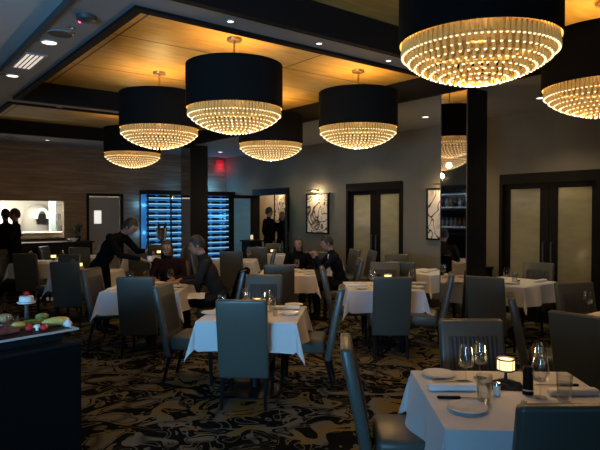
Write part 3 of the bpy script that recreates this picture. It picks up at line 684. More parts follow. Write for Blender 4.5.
TB['couple'] = ("the couple's table under the swirl painting", -.2, 8.95, .88, 0)
TB['waiter'] = ('the table where the waiter bends', -1.93, 7.15, .95, 0)
TB['left'] = ('the table left of the waiter', -3.45, 9.1, .88, 0)
TB['leftmost'] = ('the leftmost table', -5.0, 10.9, .9, 0)
TB['kitchen'] = ('the table before the kitchen swing door', -4.8, 12.3, .8, 0)
TB['wine'] = ('the table by the wine cabinet', -1.32, 11.25, .86, 0)
TB['open'] = ('the table before the open doors', -.72, 12.75, .8, 0)
TB['far'] = ('the table behind the waiter', -3.3, 12.2, .86, 0)
TB['paint'] = ('the table by the wall under the swirl painting', .4, 11.3, .86, 0)
for i, (k, a) in enumerate(TB.items()): table(*a, seed=i)
# ---------------------------------------------------------------- tableware
def mk(name, label, cat, group, src, builder, loc, rz=0):
    if src.get(name) is None:
        o = builder(); src[name] = o; o.location = loc; o.rotation_euler.z = rz
        return tag(o, label, cat, group)
    return copy_thing(src[name], label, loc, rz, group)
SRC = {}
def b_plate(): return MB().lathe([(.001, 0), (.055, 0), (.06, .006), (.095, .014), (.0955, .018), (.058, .009), (.001, .007)], 32).obj('side_plate', M['porcelain'], None, True)
def b_dinner(): return MB().lathe([(.001, 0), (.075, 0), (.08, .006), (.135, .018), (.135, .022), (.078, .009), (.001, .007)], 36).obj('dinner_plate', M['porcelain'], None, True)
def b_napkin():
    f = MB(); f.rbox(-.13, .13, -.032, .032, 0, .034, .014, 3); return f.obj('folded_napkin', M['napkin'], None, True)
def b_knife():
    t = bpy.data.objects.new('table_knife', None); COL.objects.link(t)
    MB().rbox(-.12, .0, -.010, .010, 0, .013, .005).obj('handle', M['black_matte'], t, True)
    MB().add([(0, -.009, .004), (.1, -.011, .004), (.125, .004, .004), (0, .008, .004), (0, -.009, .006), (.1, -.011, .006), (.125, .004, .006), (0, .008, .006)], [(0, 1, 2, 3), (7, 6, 5, 4), (0, 4, 5, 1), (1, 5, 6, 2), (2, 6, 7, 3), (3, 7, 4, 0)]).obj('blade', M['steel'], t); return t
def b_fork():
    f = MB(); f.rbox(-.11, .03, -.005, .005, .002, .006, .002)
    f.rbox(.03, .055, -.013, .013, .002, .005, .001)
    for k in range(4): f.box(.055, .10, -.012+k*.0072, -.009+k*.0072, .002, .005)
    return f.obj('table_fork', M['steel'], None)
def b_tumbler():
    t = bpy.data.objects.new('water_glass', None); COL.objects.link(t)
    MB().lathe([(.001, 0), (.030, 0), (.033, .01), (.040, .14), (.038, .14), (.031, .014), (.001, .012)], 24).obj('glass', M['glass'], t, True)
    MB().lathe([(.001, .014), (.0305, .015), (.0355, .095), (.001, .095)], 24).obj('water', M['water'], t, True); return t
def b_wine():
    t = bpy.data.objects.new('wine_glass', None); COL.objects.link(t)
    MB().lathe([(.042, .10), (.044, .13), (.040, .165), (.033, .205), (.032, .205), (.039, .165), (.043, .13), (.030, .096), (.008, .082), (.010, .083), (.032, .088), (.042, .10)], 24, cap=False).obj('bowl', M['glass'], t, True)
    MB().lathe([(.001, 0), (.036, 0), (.036, .003), (.006, .008), (.004, .02), (.004, .07), (.010, .084), (.001, .086)], 20).obj('stem', M['glass'], t, True); return t
def b_candle():
    t = bpy.data.objects.new('candle_lamp', None); COL.objects.link(t)
    MB().lathe([(.001, 0), (.045, 0), (.045, .006), (.010, .014), (.008, .05), (.020, .062), (.001, .064)], 24).obj('stand', M['plastic_dark'], t, True)
    MB().lathe([(.044, .066), (.047, .066), (.047, .128), (.044, .128)], 28, cap=False).obj('glass_shade', M['candle_glow'], t, True)
    r = MB()
    for z in (.064, .124): r.lathe([(.043, z), (.050, z), (.050, z+.008), (.043, z+.008), (.043, z)], 28, cap=False)
    for k in range(4):
        a = PI/2*k+.5; r.tube([(.0485*math.cos(a), .0485*math.sin(a), .066), (.0485*math.cos(a), .0485*math.sin(a), .13)], .002, 5)
    r.lathe([(.001, .062), (.046, .062), (.046, .066), (.001, .066)], 24); r.obj('cage', M['plastic_dark'], t, True); 
    MB().lathe([(.001, .066), (.022, .066), (.022, .095), (.001, .095)], 14).obj('candle', M['cream'], t, True); return t
def b_mill():
    t = bpy.data.objects.new('pepper_mill', None); COL.objects.link(t)
    MB().lathe([(.001, 0), (.028, 0), (.028, .02), (.026, .03), (.026, .10), (.028, .11), (.001, .11)], 20).obj('body', M['black_wood'], t, True)
    MB().lathe([(.001, .11), (.027, .11), (.029, .125), (.022, .145), (.001, .15)], 20).obj('cap', M['black_wood'], t, True); MB().lathe([(.029, .02), (.0295, .021), (.0295, .027), (.029, .028)], 20, cap=False).obj('band', M['steel'], t, True); return t
def b_shaker():
    t = bpy.data.objects.new('salt_shaker', None); COL.objects.link(t)
    MB().lathe([(.001, 0), (.018, 0), (.02, .05), (.001, .05)], 14).obj('jar', M['porcelain'], t, True); MB().lathe([(.0195, .05), (.017, .065), (.001, .068)], 14, cap=True).obj('cap', M['steel'], t, True); return t
BLD = dict(side_plate=(b_plate, 'plate', 'side plates'), dinner_plate=(b_dinner, 'plate', 'dinner plates'), folded_napkin=(b_napkin, 'napkin', 'folded white napkins'), table_knife=(b_knife, 'knife', 'table knives'),
           table_fork=(b_fork, 'fork', 'table forks'), water_glass=(b_tumbler, 'glass', 'water glasses'), wine_glass=(b_wine, 'glass', 'wine glasses'), candle_lamp=(b_candle, 'candle lamp', 'candle lamps'), pepper_mill=(b_mill, 'pepper mill', 'pepper mills'), salt_shaker=(b_shaker, 'salt shaker', 'salt shakers'))
def put(name, label, x, y, rz=0, z=ZTAB):
    b, c, g_ = BLD[name]; return mk(name, label, c, g_, SRC, b, (x, y, z), math.radians(rz))
def pz(px, py, z=ZTAB): v = at_z(px, py, z); return v.x, v.y
nt = 'the nearest table'
put('side_plate', 'white side plate at the near left corner of '+nt, *pz(468.5, 411))
put('side_plate', 'white side plate at the far left corner of '+nt, *pz(439.5, 376.5))
put('folded_napkin', 'white rolled napkin at the left edge of '+nt, *pz(453, 391))
put('folded_napkin', 'white rolled napkin at the right edge of '+nt, *pz(575, 396), 2)
put('table_knife', 'black-handled knife between the left napkin and near plate on '+nt, *pz(462, 400), -3)
put('table_knife', 'black-handled knife at the far right of '+nt, *pz(558, 387), 178)
put('table_fork', 'steel fork between the far left plate and the napkin on '+nt, *pz(452, 382.5), 4)
put('table_fork', 'steel fork beside the near chair back on '+nt, *pz(523, 409), 60)
put('water_glass', 'tall water glass at the left middle of '+nt, *pz(485.5, 404))
put('water_glass', 'tall water glass at the right, behind the near chair on '+nt, *pz(566, 402.5))
put('wine_glass', 'wine glass at the far left of the candle on '+nt, *pz(467, 383))
put('wine_glass', 'wine glass just left of the candle on '+nt, *pz(481, 379))
put('wine_glass', 'wine glass right of the pepper mill on '+nt, *pz(542, 399))
put('wine_glass', 'wine glass at the far right of the candle on '+nt, *pz(540, 380))
put('candle_lamp', 'glowing candle lamp in a black cage on '+nt, *pz(507, 382.5))
put('pepper_mill', 'dark pepper mill standing right of the candle on '+nt, *pz(529.5, 395))
put('salt_shaker', 'small white salt shaker beside the candle on '+nt, *pz(498, 396))
# crumpled black napkin
x, y = pz(507, 388.5); f = MB(); rnd = random.Random(4); n = 16; v = []; fs = []
for j in range(n+1):
    for i in range(n+1):
        a, b_ = i/n*2-1, j/n*2-1; e = max(0, 1-max(abs(a), abs(b_))**4)
        v.append((a*.10, b_*.055, .003+e*(.022+.014*math.sin(a*5+1)*math.cos(b_*4)+.008*math.sin(a*9+b_*7))))
for j in range(n):
    for i in range(n): fs.append((j*(n+1)+i, j*(n+1)+i+1, (j+1)*(n+1)+i+1, (j+1)*(n+1)+i))
f.add(v, fs); o = f.obj('napkin', M['napkin_black'], None, True, (x, y, ZTAB-.002), -.15); tag(o, 'crumpled black napkin in front of the candle on '+nt, 'napkin')
mt = 'the middle table'
put('side_plate', 'white side plate nearer us at the right of '+mt, *pz(289, 314.5)); put('side_plate', 'white side plate at the far right corner of '+mt, *pz(294, 306))
put('folded_napkin', 'folded napkin between the plates on '+mt, *pz(287, 309.5), -4); put('side_plate', 'white side plate at the left corner of '+mt, *pz(211, 314))
put('candle_lamp', 'glowing candle lamp on '+mt, *pz(257, 312.5))
put('wine_glass', 'wine glass left of the candle on '+mt, *pz(246, 309)); put('wine_glass', 'wine glass right of the candle on '+mt, *pz(267.5, 312)); put('water_glass', 'water glass right of the chair back on '+mt, *pz(272, 311)); put('salt_shaker', 'salt shaker near the plates on '+mt, *pz(275, 316))
put('water_glass', 'water glass at the left of '+mt, *pz(222, 309))
rt = 'the table right of centre'
put('side_plate', 'white side plate at the near left of '+rt, *pz(362, 289)); put('side_plate', 'white side plate at the far left of '+rt, *pz(361, 284)); put('side_plate', 'white side plate at the right of '+rt, *pz(417, 288))
put('folded_napkin', 'folded napkin at the left of '+rt, *pz(358, 286.5)); put('folded_napkin', 'folded napkin at the right of '+rt, *pz(417, 284.5))
put('candle_lamp', 'glowing candle lamp on '+rt, *pz(388, 284)); put('wine_glass', 'wine glass at the left of the candle on '+rt, *pz(372, 286)); put('wine_glass', 'wine glass at the right of the candle on '+rt, *pz(412, 285)); put('pepper_mill', 'dark pepper mill on '+rt, *pz(379, 285))
dt = 'the table before the right frosted doors'
put('side_plate', 'white side plate at the near corner of '+dt, *pz(511, 284)); put('wine_glass', 'wine glass right of the chair back on '+dt, *pz(507, 282.5)); put('water_glass', 'water glass at the middle of '+dt, *pz(515, 283)); put('folded_napkin', 'folded napkin at the right corner of '+dt, *pz(541, 282), 38); put('salt_shaker', 'salt shaker at the near corner of '+dt, *pz(519, 285))
put('wine_glass', 'wine glass on the table cut by the right frame edge', *pz(589, 313)); put('side_plate', 'white side plate on the table cut by the right frame edge', 3.1, 4.95)
put('side_plate', 'white side plate on the small table left of the mirrored column', 2.0, 8.95); put('folded_napkin', 'folded napkin on the small table left of the mirrored column', 2.15, 9.15, 38)
put('dinner_plate', "dinner plate before the man on the couple's table", .08, 8.95); put('dinner_plate', "dinner plate at the far side of the couple's table", -.12, 9.2); put('side_plate', "white side plate at the near right of the couple's table", .12, 8.66); put('wine_glass', "wine glass at the middle of the couple's table", -.05, 8.98); put('candle_lamp', "candle lamp at the left of the couple's table", -.42, 9.0)
wt = 'the table where the waiter bends'
put('dinner_plate', 'dinner plate before the man in grey on '+wt, -1.62, 7.15); put('dinner_plate', 'dinner plate before the person in plum on '+wt, -1.93, 7.45); put('side_plate', 'white side plate at the near right corner of '+wt, -1.58, 6.85)
put('wine_glass', 'wine glass at the left of '+wt, -2.2, 7.25); put('wine_glass', 'wine glass at the middle of '+wt, -1.98, 7.2); put('wine_glass', 'wine glass by the man in grey on '+wt, -1.72, 7.42); put('water_glass', 'water glass at the far left of '+wt, -2.25, 7.45)
put('water_glass', 'water glass at the near left of '+wt, -2.13, 6.95); put('folded_napkin', 'folded napkin at the near left corner of '+wt, -2.3, 6.9, 80)
for k, d_, pts in (('left', 'the table left of the waiter', (-.2, .15)), ('leftmost', 'the leftmost table', (.15, .1)), ('kitchen', 'the table before the kitchen swing door', (.1, 0)), ('wine', 'the table by the wine cabinet', (-.1, .1)), ('open', 'the table before the open doors', (.1, -.1)), ('far', 'the table behind the waiter', (.2, .1)), ('paint', 'the table by the wall under the swirl painting', (-.1, 0))):
    _, x, y, s, r = TB[k]
    put('candle_lamp', 'candle lamp on '+d_, x+pts[0], y+pts[1]); put('wine_glass', 'wine glass on the left of '+d_, x-.24, y-.02); put('wine_glass', 'wine glass on the right of '+d_, x+.27, y+.2)
    put('side_plate', 'white side plate on the right of '+d_, x+.28, y-.05); put('side_plate', 'white side plate on the left of '+d_, x-.3, y-.22); put('folded_napkin', 'folded napkin on '+d_, x+.05, y-.28, 5)
for q, e in ((pz(507, 382.5), .9), (pz(257, 312.5), .9), (pz(388, 284), .5)): point('candle_light', (q[0], q[1], ZTAB+.17), e, (1, .6, .25), .03)
# ---------------------------------------------------------------- serving cart with food
CR = math.radians(50)
cv = lambda a, b_: Vector((-1.45, 3.7, 0))+Matrix.Rotation(CR, 3, 'Z') @ Vector((a, b_, 0))
ct = thing('serving_cart', 'black draped serving cart at the lower left', 'cart', cv(-.55, .47), CR)
MB().rbox(-.55, .55, -.47, .47, .05, .83, .012).obj('skirt', M['cloth_black'], ct); MB().rbox(-.555, .555, -.475, .475, .83, .85, .006).obj('top', M['black_matte'], ct)
for x in (-.48, .48):
    for y in (-.38, .38): MB().lathe([(.03, -.012), (.03, .012)], 14, X=Matrix.Translation((x, y, .03)) @ Matrix.Rotation(PI/2, 4, 'X')).obj('wheel', M['plastic_dark'], ct)
pl = cv(-.31, .31); t = thing('serving_platter', 'long silver-rimmed platter of food on the serving cart', 'platter', (pl.x, pl.y, .85), CR)
MB().rbox(-.25, .25, -.18, .18, 0, .06, .01).obj('riser', M['black_matte'], t)
MB().rbox(-.31, .31, -.25, .25, .06, .072, .005).obj('tray', M['black_trim'], t)
f = MB(); holes(f, -.32, .32, -.26, .26, [(-.305, .305, -.245, .245)], lambda a, b_, c, d: f.box(a, b_, c, d, .068, .080)); f.obj('rim', M['silver'], t)
def food(name, label, cat, a, b_, build, m, group=None, z=.924, rz=0):
    p = at_z(a, b_, z); f = MB(); build(f); o = f.obj(name, M[m], None, True, (p.x, p.y, z), CR+rz); return tag(o, label, cat, group)
food('tomato', 'red tomato at the left of the front row on the platter', 'tomato', 28, 331.5, lambda f: f.ball((0, 0, .023), (.026, .026, .023)), 'tomato', 'tomatoes on the platter')
food('tomato', 'red tomato beside the yellow loaf on the platter', 'tomato', 43, 331, lambda f: f.ball((0, 0, .021), (.025, .025, .021)), 'tomato', 'tomatoes on the platter')
food('corn_bread', 'long yellow loaf at the right end of the platter', 'bread', 55, 326, lambda f: f.ball((0, 0, .03), (.10, .045, .03)), 'food_yellow')
food('baked_potato', 'yellow potato left of the tomatoes on the platter', 'potato', 17, 330, lambda f: f.ball((0, 0, .026), (.05, .035, .026)), 'food_yellow')
food('asparagus_bundle', 'bundle of green asparagus behind the tomatoes on the platter', 'asparagus', 30, 324.5, lambda f: [f.tube([(-.09, -.03+.012*k, .008+(k % 2)*.012), (.08, -.03+.012*k, .008+(k % 2)*.012)], [.006, .008], 6) for k in range(6)], 'food_green', None)
food('raw_steak', 'dark red steak at the left of the platter', 'steak', 5, 334, lambda f: f.rbox(-.07, .07, -.05, .05, 0, .035, .015, 3), 'meat')
food('raw_steak', 'dark red steak in the middle of the platter', 'steak', 11, 326.5, lambda f: f.rbox(-.06, .06, -.035, .035, 0, .03, .013, 3), 'meat')
food('bread_roll', 'round bread roll behind the steak on the platter', 'bread', 3, 322.5, lambda f: f.ball((0, 0, .03), (.055, .05, .03)), 'bread')
food('mushroom', 'small white mushroom between the tomatoes on the platter', 'mushroom', 36, 331, lambda f: f.lathe([(.001, 0), (.010, 0), (.010, .02), (.024, .022), (.018, .038), (.001, .044)], 12), 'cream')
food('garlic_bulb', 'white garlic bulb at the right end of the platter', 'garlic', 67, 327, lambda f: f.lathe([(.001, 0), (.02, .003), (.03, .02), (.02, .038), (.006, .048), (.001, .06)], 14), 'cream')
food('lime_wedge', 'pale green lime behind the yellow loaf on the platter', 'lime', 41, 320.5, lambda f: f.ball((0, 0, .026), (.05, .03, .026)), 'food_green')
# cake stand, board and glass candle at the back of the cart
p = at_d(22, 4.35); st = thing('cake_stand', 'white pedestal stand at the back of the serving cart', 'stand', (-1.96, 4.0, .90))
MB().lathe([(.001, -.05), (.07, -.05), (.07, -.04), (.02, -.03), (.016, .02), (.014, .14), (.03, .155), (.001, .156)], 24).obj('pedestal', M['plastic_dark'], st, True); MB().lathe([(.001, .156), (.062, .156), (.064, .166), (.001, .168)], 28).obj('plate', M['porcelain'], st, True)
o = MB().lathe([(.001, 0), (.046, 0), (.048, .005), (.048, .032), (.043, .038), (.001, .038)], 28).obj('cream_cake', M['cream'], None, True, (-1.96, 4.0, 1.068)); tag(o, 'small white cream cake on the pedestal stand', 'cake')
o = MB().lathe([(.001, 0), (.012, .003), (.020, .018), (.014, .030), (.001, .034)], 14).obj('strawberry', M['tomato'], None, True, (-1.96, 4.0, 1.106)); tag(o, 'red strawberry on top of the cream cake', 'strawberry')
o = MB().rbox(-.11, .11, -.08, .08, 0, .02, .008).obj('bread_board', M['wood_brown'], None, False, (-2.32, 3.86, .85), ROOM); tag(o, 'wooden board on the serving cart left of the cake stand', 'board')
for k, (dx, nm) in enumerate(((-.04, 'left'), (.05, 'right'))):
    o = MB().ball((0, 0, .022), (.035, .03, .022)).obj('bread_roll', M['bread'], None, True, (-2.32+dx, 3.86+dx*.5, .87)); tag(o, nm+' of two small rolls on the wooden board of the cart', 'bread', 'rolls on the board')
put('water_glass', 'empty glass between board and cake stand on the serving cart', -1.98, 3.84, 0, .85)
# lantern on a dark console by the right doors
q = rp(7.98, 5.55); cs = thing('console_table', 'narrow dark console against the wall right of the mirrored column', 'console', q, ROOM)
MB().rbox(-.17, .17, -.3, .3, .78, .82, .006).obj('top', M['black_wood'], cs)
for x in (-.14, .14):
    for y in (-.26, .26): MB().box(x-.02, x+.02, y-.02, y+.02, 0, .78).obj('leg', M['black_wood'], cs)
MB().box(-.15, .15, -.28, .28, .68, .78).obj('apron', M['black_wood'], cs)
q = rp(7.98, 5.5); ln = thing('lantern', 'small dark lantern on the console right of the mirrored column', 'lantern', (q.x, q.y, .82), ROOM)
MB().box(-.06, .06, -.06, .06, 0, .02).obj('base', M['plastic_dark'], ln); MB().lathe([(.085, .19), (.03, .25), (.001, .26)], 4).obj('roof', M['plastic_dark'], ln)
for x in (-.05, .05):
    for y in (-.05, .05): MB().box(x-.006, x+.006, y-.006, y+.006, .02, .19).obj('post', M['plastic_dark'], ln)
MB().lathe([(.001, .02), (.025, .02), (.025, .1), (.001, .1)], 14).obj('candle', M['cream'], ln, True)
# host stand with a hurricane lamp before the open doors
q = rp(7.55, 11.55); hs = thing('host_stand', 'dark host stand before the open corridor doors', 'podium', q, ROOM)
MB().rbox(-.17, .17, -.2, .2, 0, 1.0, .01).obj('body', M['black_wood'], hs); MB().rbox(-.2, .2, -.23, .23, 1.0, 1.04, .006).obj('top', M['black_trim'], hs)
hl = thing('hurricane_lamp', 'pale glass hurricane lamp on the host stand', 'lamp', (q.x, q.y, 1.04))
MB().lathe([(.001, 0), (.055, 0), (.055, .015), (.001, .015)], 20).obj('base', M['plastic_dark'], hl, True); MB().lathe([(.048, .015), (.05, .015), (.05, .20), (.048, .20)], 24, cap=False).obj('glass_shade', M['glass'], hl, True); MB().lathe([(.001, .015), (.033, .015), (.033, .12), (.001, .12)], 16).obj('candle', mat('lit candle wax', (.8, .7, .5), .6, emit=(1, .75, .4), es=.8), hl, True)
# ---------------------------------------------------------------- people
DEP = bpy.context.evaluated_depsgraph_get
def person(label, loc, rz, J, cols, hair='hair_black', long_hair=False, pieces=None, group=None, shirt=None):
    """J: joints in local axes, the figure faces +y. one continuous body mesh, hair a child"""
    t = thing('person', label, 'person', loc, rz, group)
    b = MB(); V3 = Vector
    def cap(a, c, r0, r1, steps=7):
        a, c = V3(a), V3(c); b.tube([a.lerp(c, i/steps) for i in range(steps+1)], [r0+(r1-r0)*i/steps for i in range(steps+1)], 12); b.ball(a, r0); b.ball(c, r1)
    pe, ch, ne, hd = V3(J['pelvis']), V3(J['chest']), V3(J['neck']), V3(J['head'])
    up = (ne-pe).normalized(); side = (V3(J['shR'])-V3(J['shL'])).normalized(); fw = up.cross(side)*1; fw = side.cross(up)*-1
    Rt = Matrix((side, fw, up)).transposed()
    b.ball(pe, (.165, .125, .14), R=Rt); b.ball(pe.lerp(ch, .5), (.15, .11, .17), R=Rt); b.ball(ch, (.175, .118, .18), R=Rt); b.ball(ch.lerp(ne, .6), (.17, .095, .09), R=Rt)
    cap(ne-up*.04, hd-(hd-ne)*.3, .058, .052)
    Rh = Euler(J.get('hrot', (0, 0, 0))).to_matrix()
    def hp(*p): return hd+Rh @ V3(p)
    b.ball(hd, (.077, .098, .115), R=Rh); b.ball(hp(0, .022, -.055), (.058, .070, .062), R=Rh); b.ball(hp(0, .102, -.012), (.013, .020, .024), R=Rh)
    b.ball(hp(0, .078, -.065), (.026, .018, .012), R=Rh)
    for s in (-1, 1): b.ball(hp(s*.078, -.008, -.012), (.012, .022, .032), R=Rh)
    hands = []
    for s, S in ((-1, 'L'), (1, 'R')):
        sh, el, wr = V3(J['sh'+S]), V3(J['el'+S]), V3(J['wr'+S]); hip, kn, an, to = V3(J['hip'+S]), V3(J['kn'+S]), V3(J['an'+S]), V3(J['to'+S])
        cap(sh, el, .062, .047); cap(el, wr, .045, .030)
        cap(hip, kn, .092, .062); cap(kn, an, .060, .040); cap(an+V3((0, 0, -.02)), to, .042, .034)
        d = (wr-el).normalized(); d2 = (d+V3(J.get('hdir'+S, (0, 0, -.2)))).normalized(); pc = wr+d2*.055
        ax = d2.cross(V3((0, 0, 1)) if abs(d2.z) < .9 else V3((0, 1, 0))).normalized(); nm = ax.cross(d2)
        Rp = Matrix((ax, d2, nm)).transposed(); b.ball(pc, (.040, .055, .018), R=Rp); hands.append((wr, pc, ax, d2, nm, s))
    me = b.mesh('body_tmp', M['skin'])
    tmp = bpy.data.objects.new('tmp', me); COL.objects.link(tmp)
    md = tmp.modifiers.new('r', 'REMESH'); md.mode = 'VOXEL'; md.voxel_size = .014; md.use_smooth_shade = True
    sm = tmp.modifiers.new('s', 'SMOOTH'); sm.factor = .5; sm.iterations = 3
    bpy.context.view_layer.update(); bm_ = bpy.data.meshes.new_from_object(tmp.evaluated_get(DEP())); bpy.data.objects.remove(tmp); bm_.name = 'body'
    # fingers and eyes joined into the same mesh
    ex = MB()
    for wr, pc, ax, d2, nm, s in hands:
        for k, L in enumerate((.062, .074, .070, .055)):
            b0 = pc+ax*(-.028+.0185*k)+d2*.025; cur = J.get('curl', .45)
            p1 = b0+d2*(.025+L*.45); p2 = p1+(d2*math.cos(cur*1.3)-nm*math.sin(cur*1.3))*L*.4; p3 = p2+(d2*math.cos(cur*2.4)-nm*math.sin(cur*2.4))*L*.32
            ex.tube([b0, p1, p2, p3], [.010, .0092, .0085, .0065], 7)
        th = ax*(-1 if s > 0 else 1); b0 = pc-d2*.02+th*.022
        ex.tube([b0, b0+th*.03+d2*.022-nm*.01, b0+th*.034+d2*.052-nm*.022], [.013, .0105, .008], 7)
    for s in (-1, 1): ex.ball(hp(s*.031, .088, .008), .011, 1, n=8, m=6)
    n0 = len(bm_.vertices)
    bm = bmesh.new(); bm.from_mesh(bm_); em = ex.mesh('ex', [M['skin'], M['hair_black']]); bm.from_mesh(em)
    bm_.materials.clear()
    ml = [M['skin'], M['hair_black'], M[cols[0]], M[cols[1]], M['black_matte'], M[shirt or cols[0]]]
    bm.faces.ensure_lookup_table(); new0 = len(bm_.polygons)
    chw = ne+up*.035
    anz = [V3(J['anL']), V3(J['anR'])]; toz = [V3(J['toL']), V3(J['toR'])]
    for i, fa in enumerate(bm.faces):
        c = fa.calc_center_median(); fa.smooth = True
        if i >= new0: fa.material_index = fa.material_index; continue
        if (c-hd).length < .175 and (c-chw).dot(up) > 0 or any((c-h[1]).length < .078 and (c-h[0]).dot(h[3]) > .0 for h in hands): mi = 0
        elif any((c-a).length < .10 and c.z < a.z+.01 for a in anz) or any((c-a).length < .08 for a in toz): mi = 4
        elif min((c-V3(J['kn'+S])).length for S in 'LR') < .26 or min((c-V3(J['an'+S])).length for S in 'LR') < .34 or (c-pe).dot(up) < .03 and min((c-V3(J['wr'+S])).length for S in 'LR') > .12 and min((c-V3(J['el'+S])).length for S in 'LR') > .12: mi = 3
        elif shirt and (c-ch).dot(fw) > .06 and abs((c-ch).dot(side)) < .055 and (c-ch).dot(up) > -.12: mi = 5
        else: mi = 2
        fa.material_index = mi
    bm.to_mesh(bm_); bm.free()
    for x in ml: bm_.materials.append(x)
    o = bpy.data.objects.new('body', bm_); COL.objects.link(o); o.parent = t
    hm = MB(); n, m_ = 20, 12; v = []; f = []
    for i in range(m_+1):
        for k in range(n):
            a = 2*PI*k/n; front = math.cos(a-PI/2)         # +1 facing forward
            lim = (1.12 if front > .45 else 1.85+.35*max(0, -front)) if not long_hair else (1.05 if front > .45 else 2.3)
            th = lim*i/m_; p = V3((.086*math.sin(th)*math.cos(a), .108*math.sin(th)*math.sin(a)-.006, .126*math.cos(th)+.004))
            if long_hair and th > 1.5: p = V3((p.x*1.0+.086*math.cos(a)*.35*(th-1.5), min(p.y, .02)+.108*math.sin(a)*.35*(th-1.5), -.22*(th-1.5)+.126*math.cos(1.5)))
            v.append(hp(*p))
    for i in range(m_):
        for k in range(n): f.append((i*n+k, i*n+(k+1) % n, (i+1)*n+(k+1) % n, (i+1)*n+k))
    hm.add(v, f).obj('hair', M[hair], t, True)
    return t
def stand(lean=0, **kw):
    J = dict(pelvis=(0, 0, .95), chest=(0, .01, 1.28), neck=(0, 0, 1.50), head=(0, .02, 1.67), shL=(-.19, 0, 1.43), shR=(.19, 0, 1.43), elL=(-.24, -.03, 1.15), elR=(.24, -.03, 1.15), wrL=(-.23, .06, .92), wrR=(.23, .06, .92),
             hipL=(-.09, 0, .90), hipR=(.09, 0, .90), knL=(-.10, .02, .50), knR=(.10, .02, .50), anL=(-.10, -.02, .09), anR=(.10, -.02, .09), toL=(-.12, .14, .036), toR=(.12, .14, .036)); J.update(kw); return J
def sit(**kw):
    J = dict(pelvis=(0, -.06, .60), chest=(0, .0, .92), neck=(0, .03, 1.13), head=(0, .07, 1.29), shL=(-.19, .02, 1.06), shR=(.19, .02, 1.06), elL=(-.25, .10, .84), elR=(.25, .10, .84), wrL=(-.14, .34, .83), wrR=(.14, .34, .83),
             hipL=(-.09, -.03, .575), hipR=(.09, -.03, .575), knL=(-.10, .38, .56), knR=(.10, .38, .56), anL=(-.10, .36, .09), anR=(.10, .36, .09), toL=(-.11, .50, .036), toR=(.11, .50, .036)); J.update(kw); return J
# the waiter bends over the table, facing right
person('waiter in black bending over the table with a bottle in hand', (-2.83, 8.02, 0), math.radians(-100),
       stand(pelvis=(0, -.05, .94), chest=(0, .13, 1.22), neck=(0, .30, 1.40), head=(0, .43, 1.51), hrot=(-.55, 0, 0), shL=(-.19, .22, 1.36), shR=(.19, .22, 1.36), elL=(-.25, .42, 1.14), elR=(.26, .40, 1.12), wrL=(-.12, .62, 1.16), wrR=(.12, .64, 1.06),
             hipL=(-.09, -.04, .90), hipR=(.09, -.04, .90)), ('cloth_black', 'cloth_black'))
wb = thing('serving_bottle', 'dark wine bottle held by the bending waiter', 'bottle', (-2.13, 7.93, .955)); 
bo = MB().lathe(bp, 14).obj('glass', M['bottle'], wb, True); MB().lathe([(.0376, .06), (.0376, .14)], 16, cap=False).obj('paper_label', M['napkin'], wb, True)
_p = person('seated person in a dark plum top facing us beside the waiter', (-1.9, 8.14, 0), PI, sit(head=(.02, .08, 1.27)), ('cloth_plum', 'cloth_black'), 'hair_brown', True); _p.scale = (.95, .95, .94)
person('seated man in a dark grey jacket leaning to the table, facing left', (-1.1, 7.28, 0), math.radians(100), sit(chest=(0, .08, .92), neck=(0, .16, 1.14), head=(0, .24, 1.29), hrot=(-.25, 0, 0), shL=(-.2, .14, 1.06), shR=(.2, .14, 1.06), elL=(-.26, .22, .84), elR=(.26, .22, .84), wrL=(-.14, .44, .83), wrR=(.14, .44, .83)), ('cloth_grey', 'cloth_black'), 'hair_black')
_p = person("seated man in a navy suit at the couple's table, hands to his face", (.62, 8.98, 0), math.radians(98), sit(chest=(0, .05, .92), neck=(0, .12, 1.14), head=(0, .20, 1.29), hrot=(-.3, 0, 0), shL=(-.2, .10, 1.06), shR=(.2, .10, 1.06), elL=(-.22, .32, .86), elR=(.22, .32, .86), wrL=(-.07, .38, 1.06), wrR=(.09, .40, 1.04), curl=.8), ('cloth_navy', 'cloth_black'), 'hair_black', shirt='cloth_white'); _p.scale = (.97, .97, .95)
_p = person("seated dark-clad person at the far side of the couple's table", (-.02, 9.68, 0), math.radians(172), sit(), ('cloth_black', 'cloth_black'), 'hair_brown', True); _p.scale = (.93, .93, .91)
def hall(label, v, u, rz, c, h='hair_black', lh=False, scale=1):
    q = rp(v, u); t = person(label, q, rz, stand(), (c, 'cloth_black'), h, lh); t.scale = (scale,)*3; return t
hall('standing person in black at the left of the open doorway', 8.75, 12.55, math.radians(-60), 'cloth_black', scale=1.04)
hall('standing person in black at the right of the open doorway', 9.2, 12.25, math.radians(120), 'cloth_navy')
hall('standing dark-haired person behind the two others in the corridor', 9.35, 12.75, math.radians(190), 'cloth_black', 'hair_brown', True, .97)
q = rp(2.36, 12.88); person('kitchen worker in black seen from behind at the left of the pass', q, ROOM+.3, stand(elL=(-.25, .06, 1.17), wrL=(-.16, .30, 1.13), elR=(.25, .06, 1.17), wrR=(.16, .30, 1.13)), ('cloth_black', 'cloth_black'))
q = rp(2.46, 12.45); person('kitchen worker in black turned sideways at the pass', q, ROOM+1.2, stand(elL=(-.24, .05, 1.17), wrL=(-.16, .28, 1.12), elR=(.24, .05, 1.17), wrR=(.16, .28, 1.12)), ('cloth_black', 'cloth_black'))
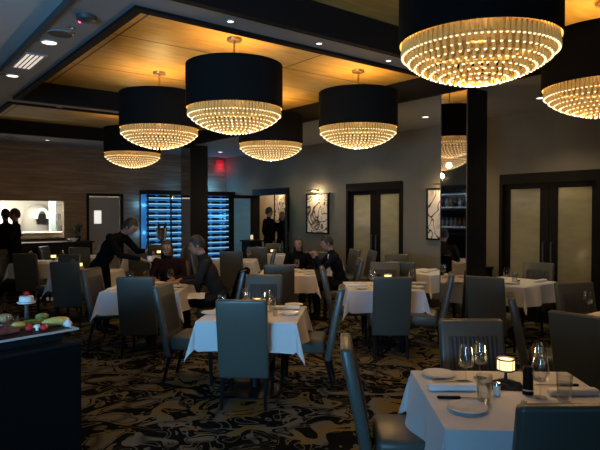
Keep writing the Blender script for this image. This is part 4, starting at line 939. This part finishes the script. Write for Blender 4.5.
# black jacket over the back of a chair
f = MB(); n = 14; v = []; fs = []
for j in range(n+1):
    for i in range(n+1):
        a = -1+2*i/n; s = j/n*2-1            # s<0 front side, s>0 back side
        x = a*(.235+.02*abs(s)); z = .985-abs(s)**1.3*.42-.03*abs(a)**3
        y = (-.375 if s > 0 else -.375)+(-.045 if s > .05 else (.065 if s < -.05 else 0))-(abs(s)*.02 if s > 0 else -abs(s)*.05)+.135*(abs(s)**1.3*.42)/.67+.008*math.sin(a*9)
        v.append((x, y, z))
for j in range(n):
    for i in range(n): fs.append((j*(n+1)+i, j*(n+1)+i+1, (j+1)*(n+1)+i+1, (j+1)*(n+1)+i))
jl = Vector((-.72, 7.35, 0)) - Matrix.Rotation(PI/2, 3, 'Z') @ TOP
f.add(v, fs); o = f.obj('jacket', M['cloth_black'], None, True, jl, PI/2); tag(o, 'black jacket hung over the chair back behind the man in grey', 'jacket')
f = MB(); v = []; fs = []; n = 12
for j in range(n+1):
    for i in range(n+1):
        a, b_ = i/n*2-1, j/n*2-1; v.append((a*.17, b_*.13, .012*math.sin(a*6)*math.cos(b_*5)-.10*max(0, abs(a)-.55)**1.2))
for j in range(n):
    for i in range(n): fs.append((j*(n+1)+i, j*(n+1)+i+1, (j+1)*(n+1)+i+1, (j+1)*(n+1)+i))
o = f.add(v, fs).obj('lap_napkin', M['napkin'], None, True, (-1.36, 7.22, .655), 1.7); tag(o, 'white napkin on the lap of the man in grey', 'napkin')
ib = thing('wine_bucket_stand', 'dark wine bucket on a tall stand before the wine cabinet', 'wine bucket', (-2.72, 11.0, 0))
f = MB(); f.lathe([(.001, 0), (.15, 0), (.15, .015), (.02, .03), (.015, 1.15), (.06, 1.19), (.001, 1.19)], 20); f.obj('stand', M['plastic_dark'], ib, True)
MB().lathe([(.001, 1.19), (.08, 1.19), (.11, 1.40), (.115, 1.41), (.105, 1.40), (.075, 1.20), (.001, 1.20)], 24).obj('bucket', M['steel'], ib, True)
for k, (dx, tl) in enumerate(((-.03, .12), (.035, -.16))):
    o = bpy.data.objects.new('wine_bottle', wine_me); COL.objects.link(o); o.location = (-2.72+dx, 11.0, 1.21); o.rotation_euler = (0, -tl, 0)
    tag(o, 'wine bottle leaning %s in the dark wine bucket' % ('right' if tl < 0 else 'left'), 'bottle')
    o['label'] = 'wine bottle leaning to the %s in the bucket before the wine cabinet' % ('left' if k == 0 else 'right')
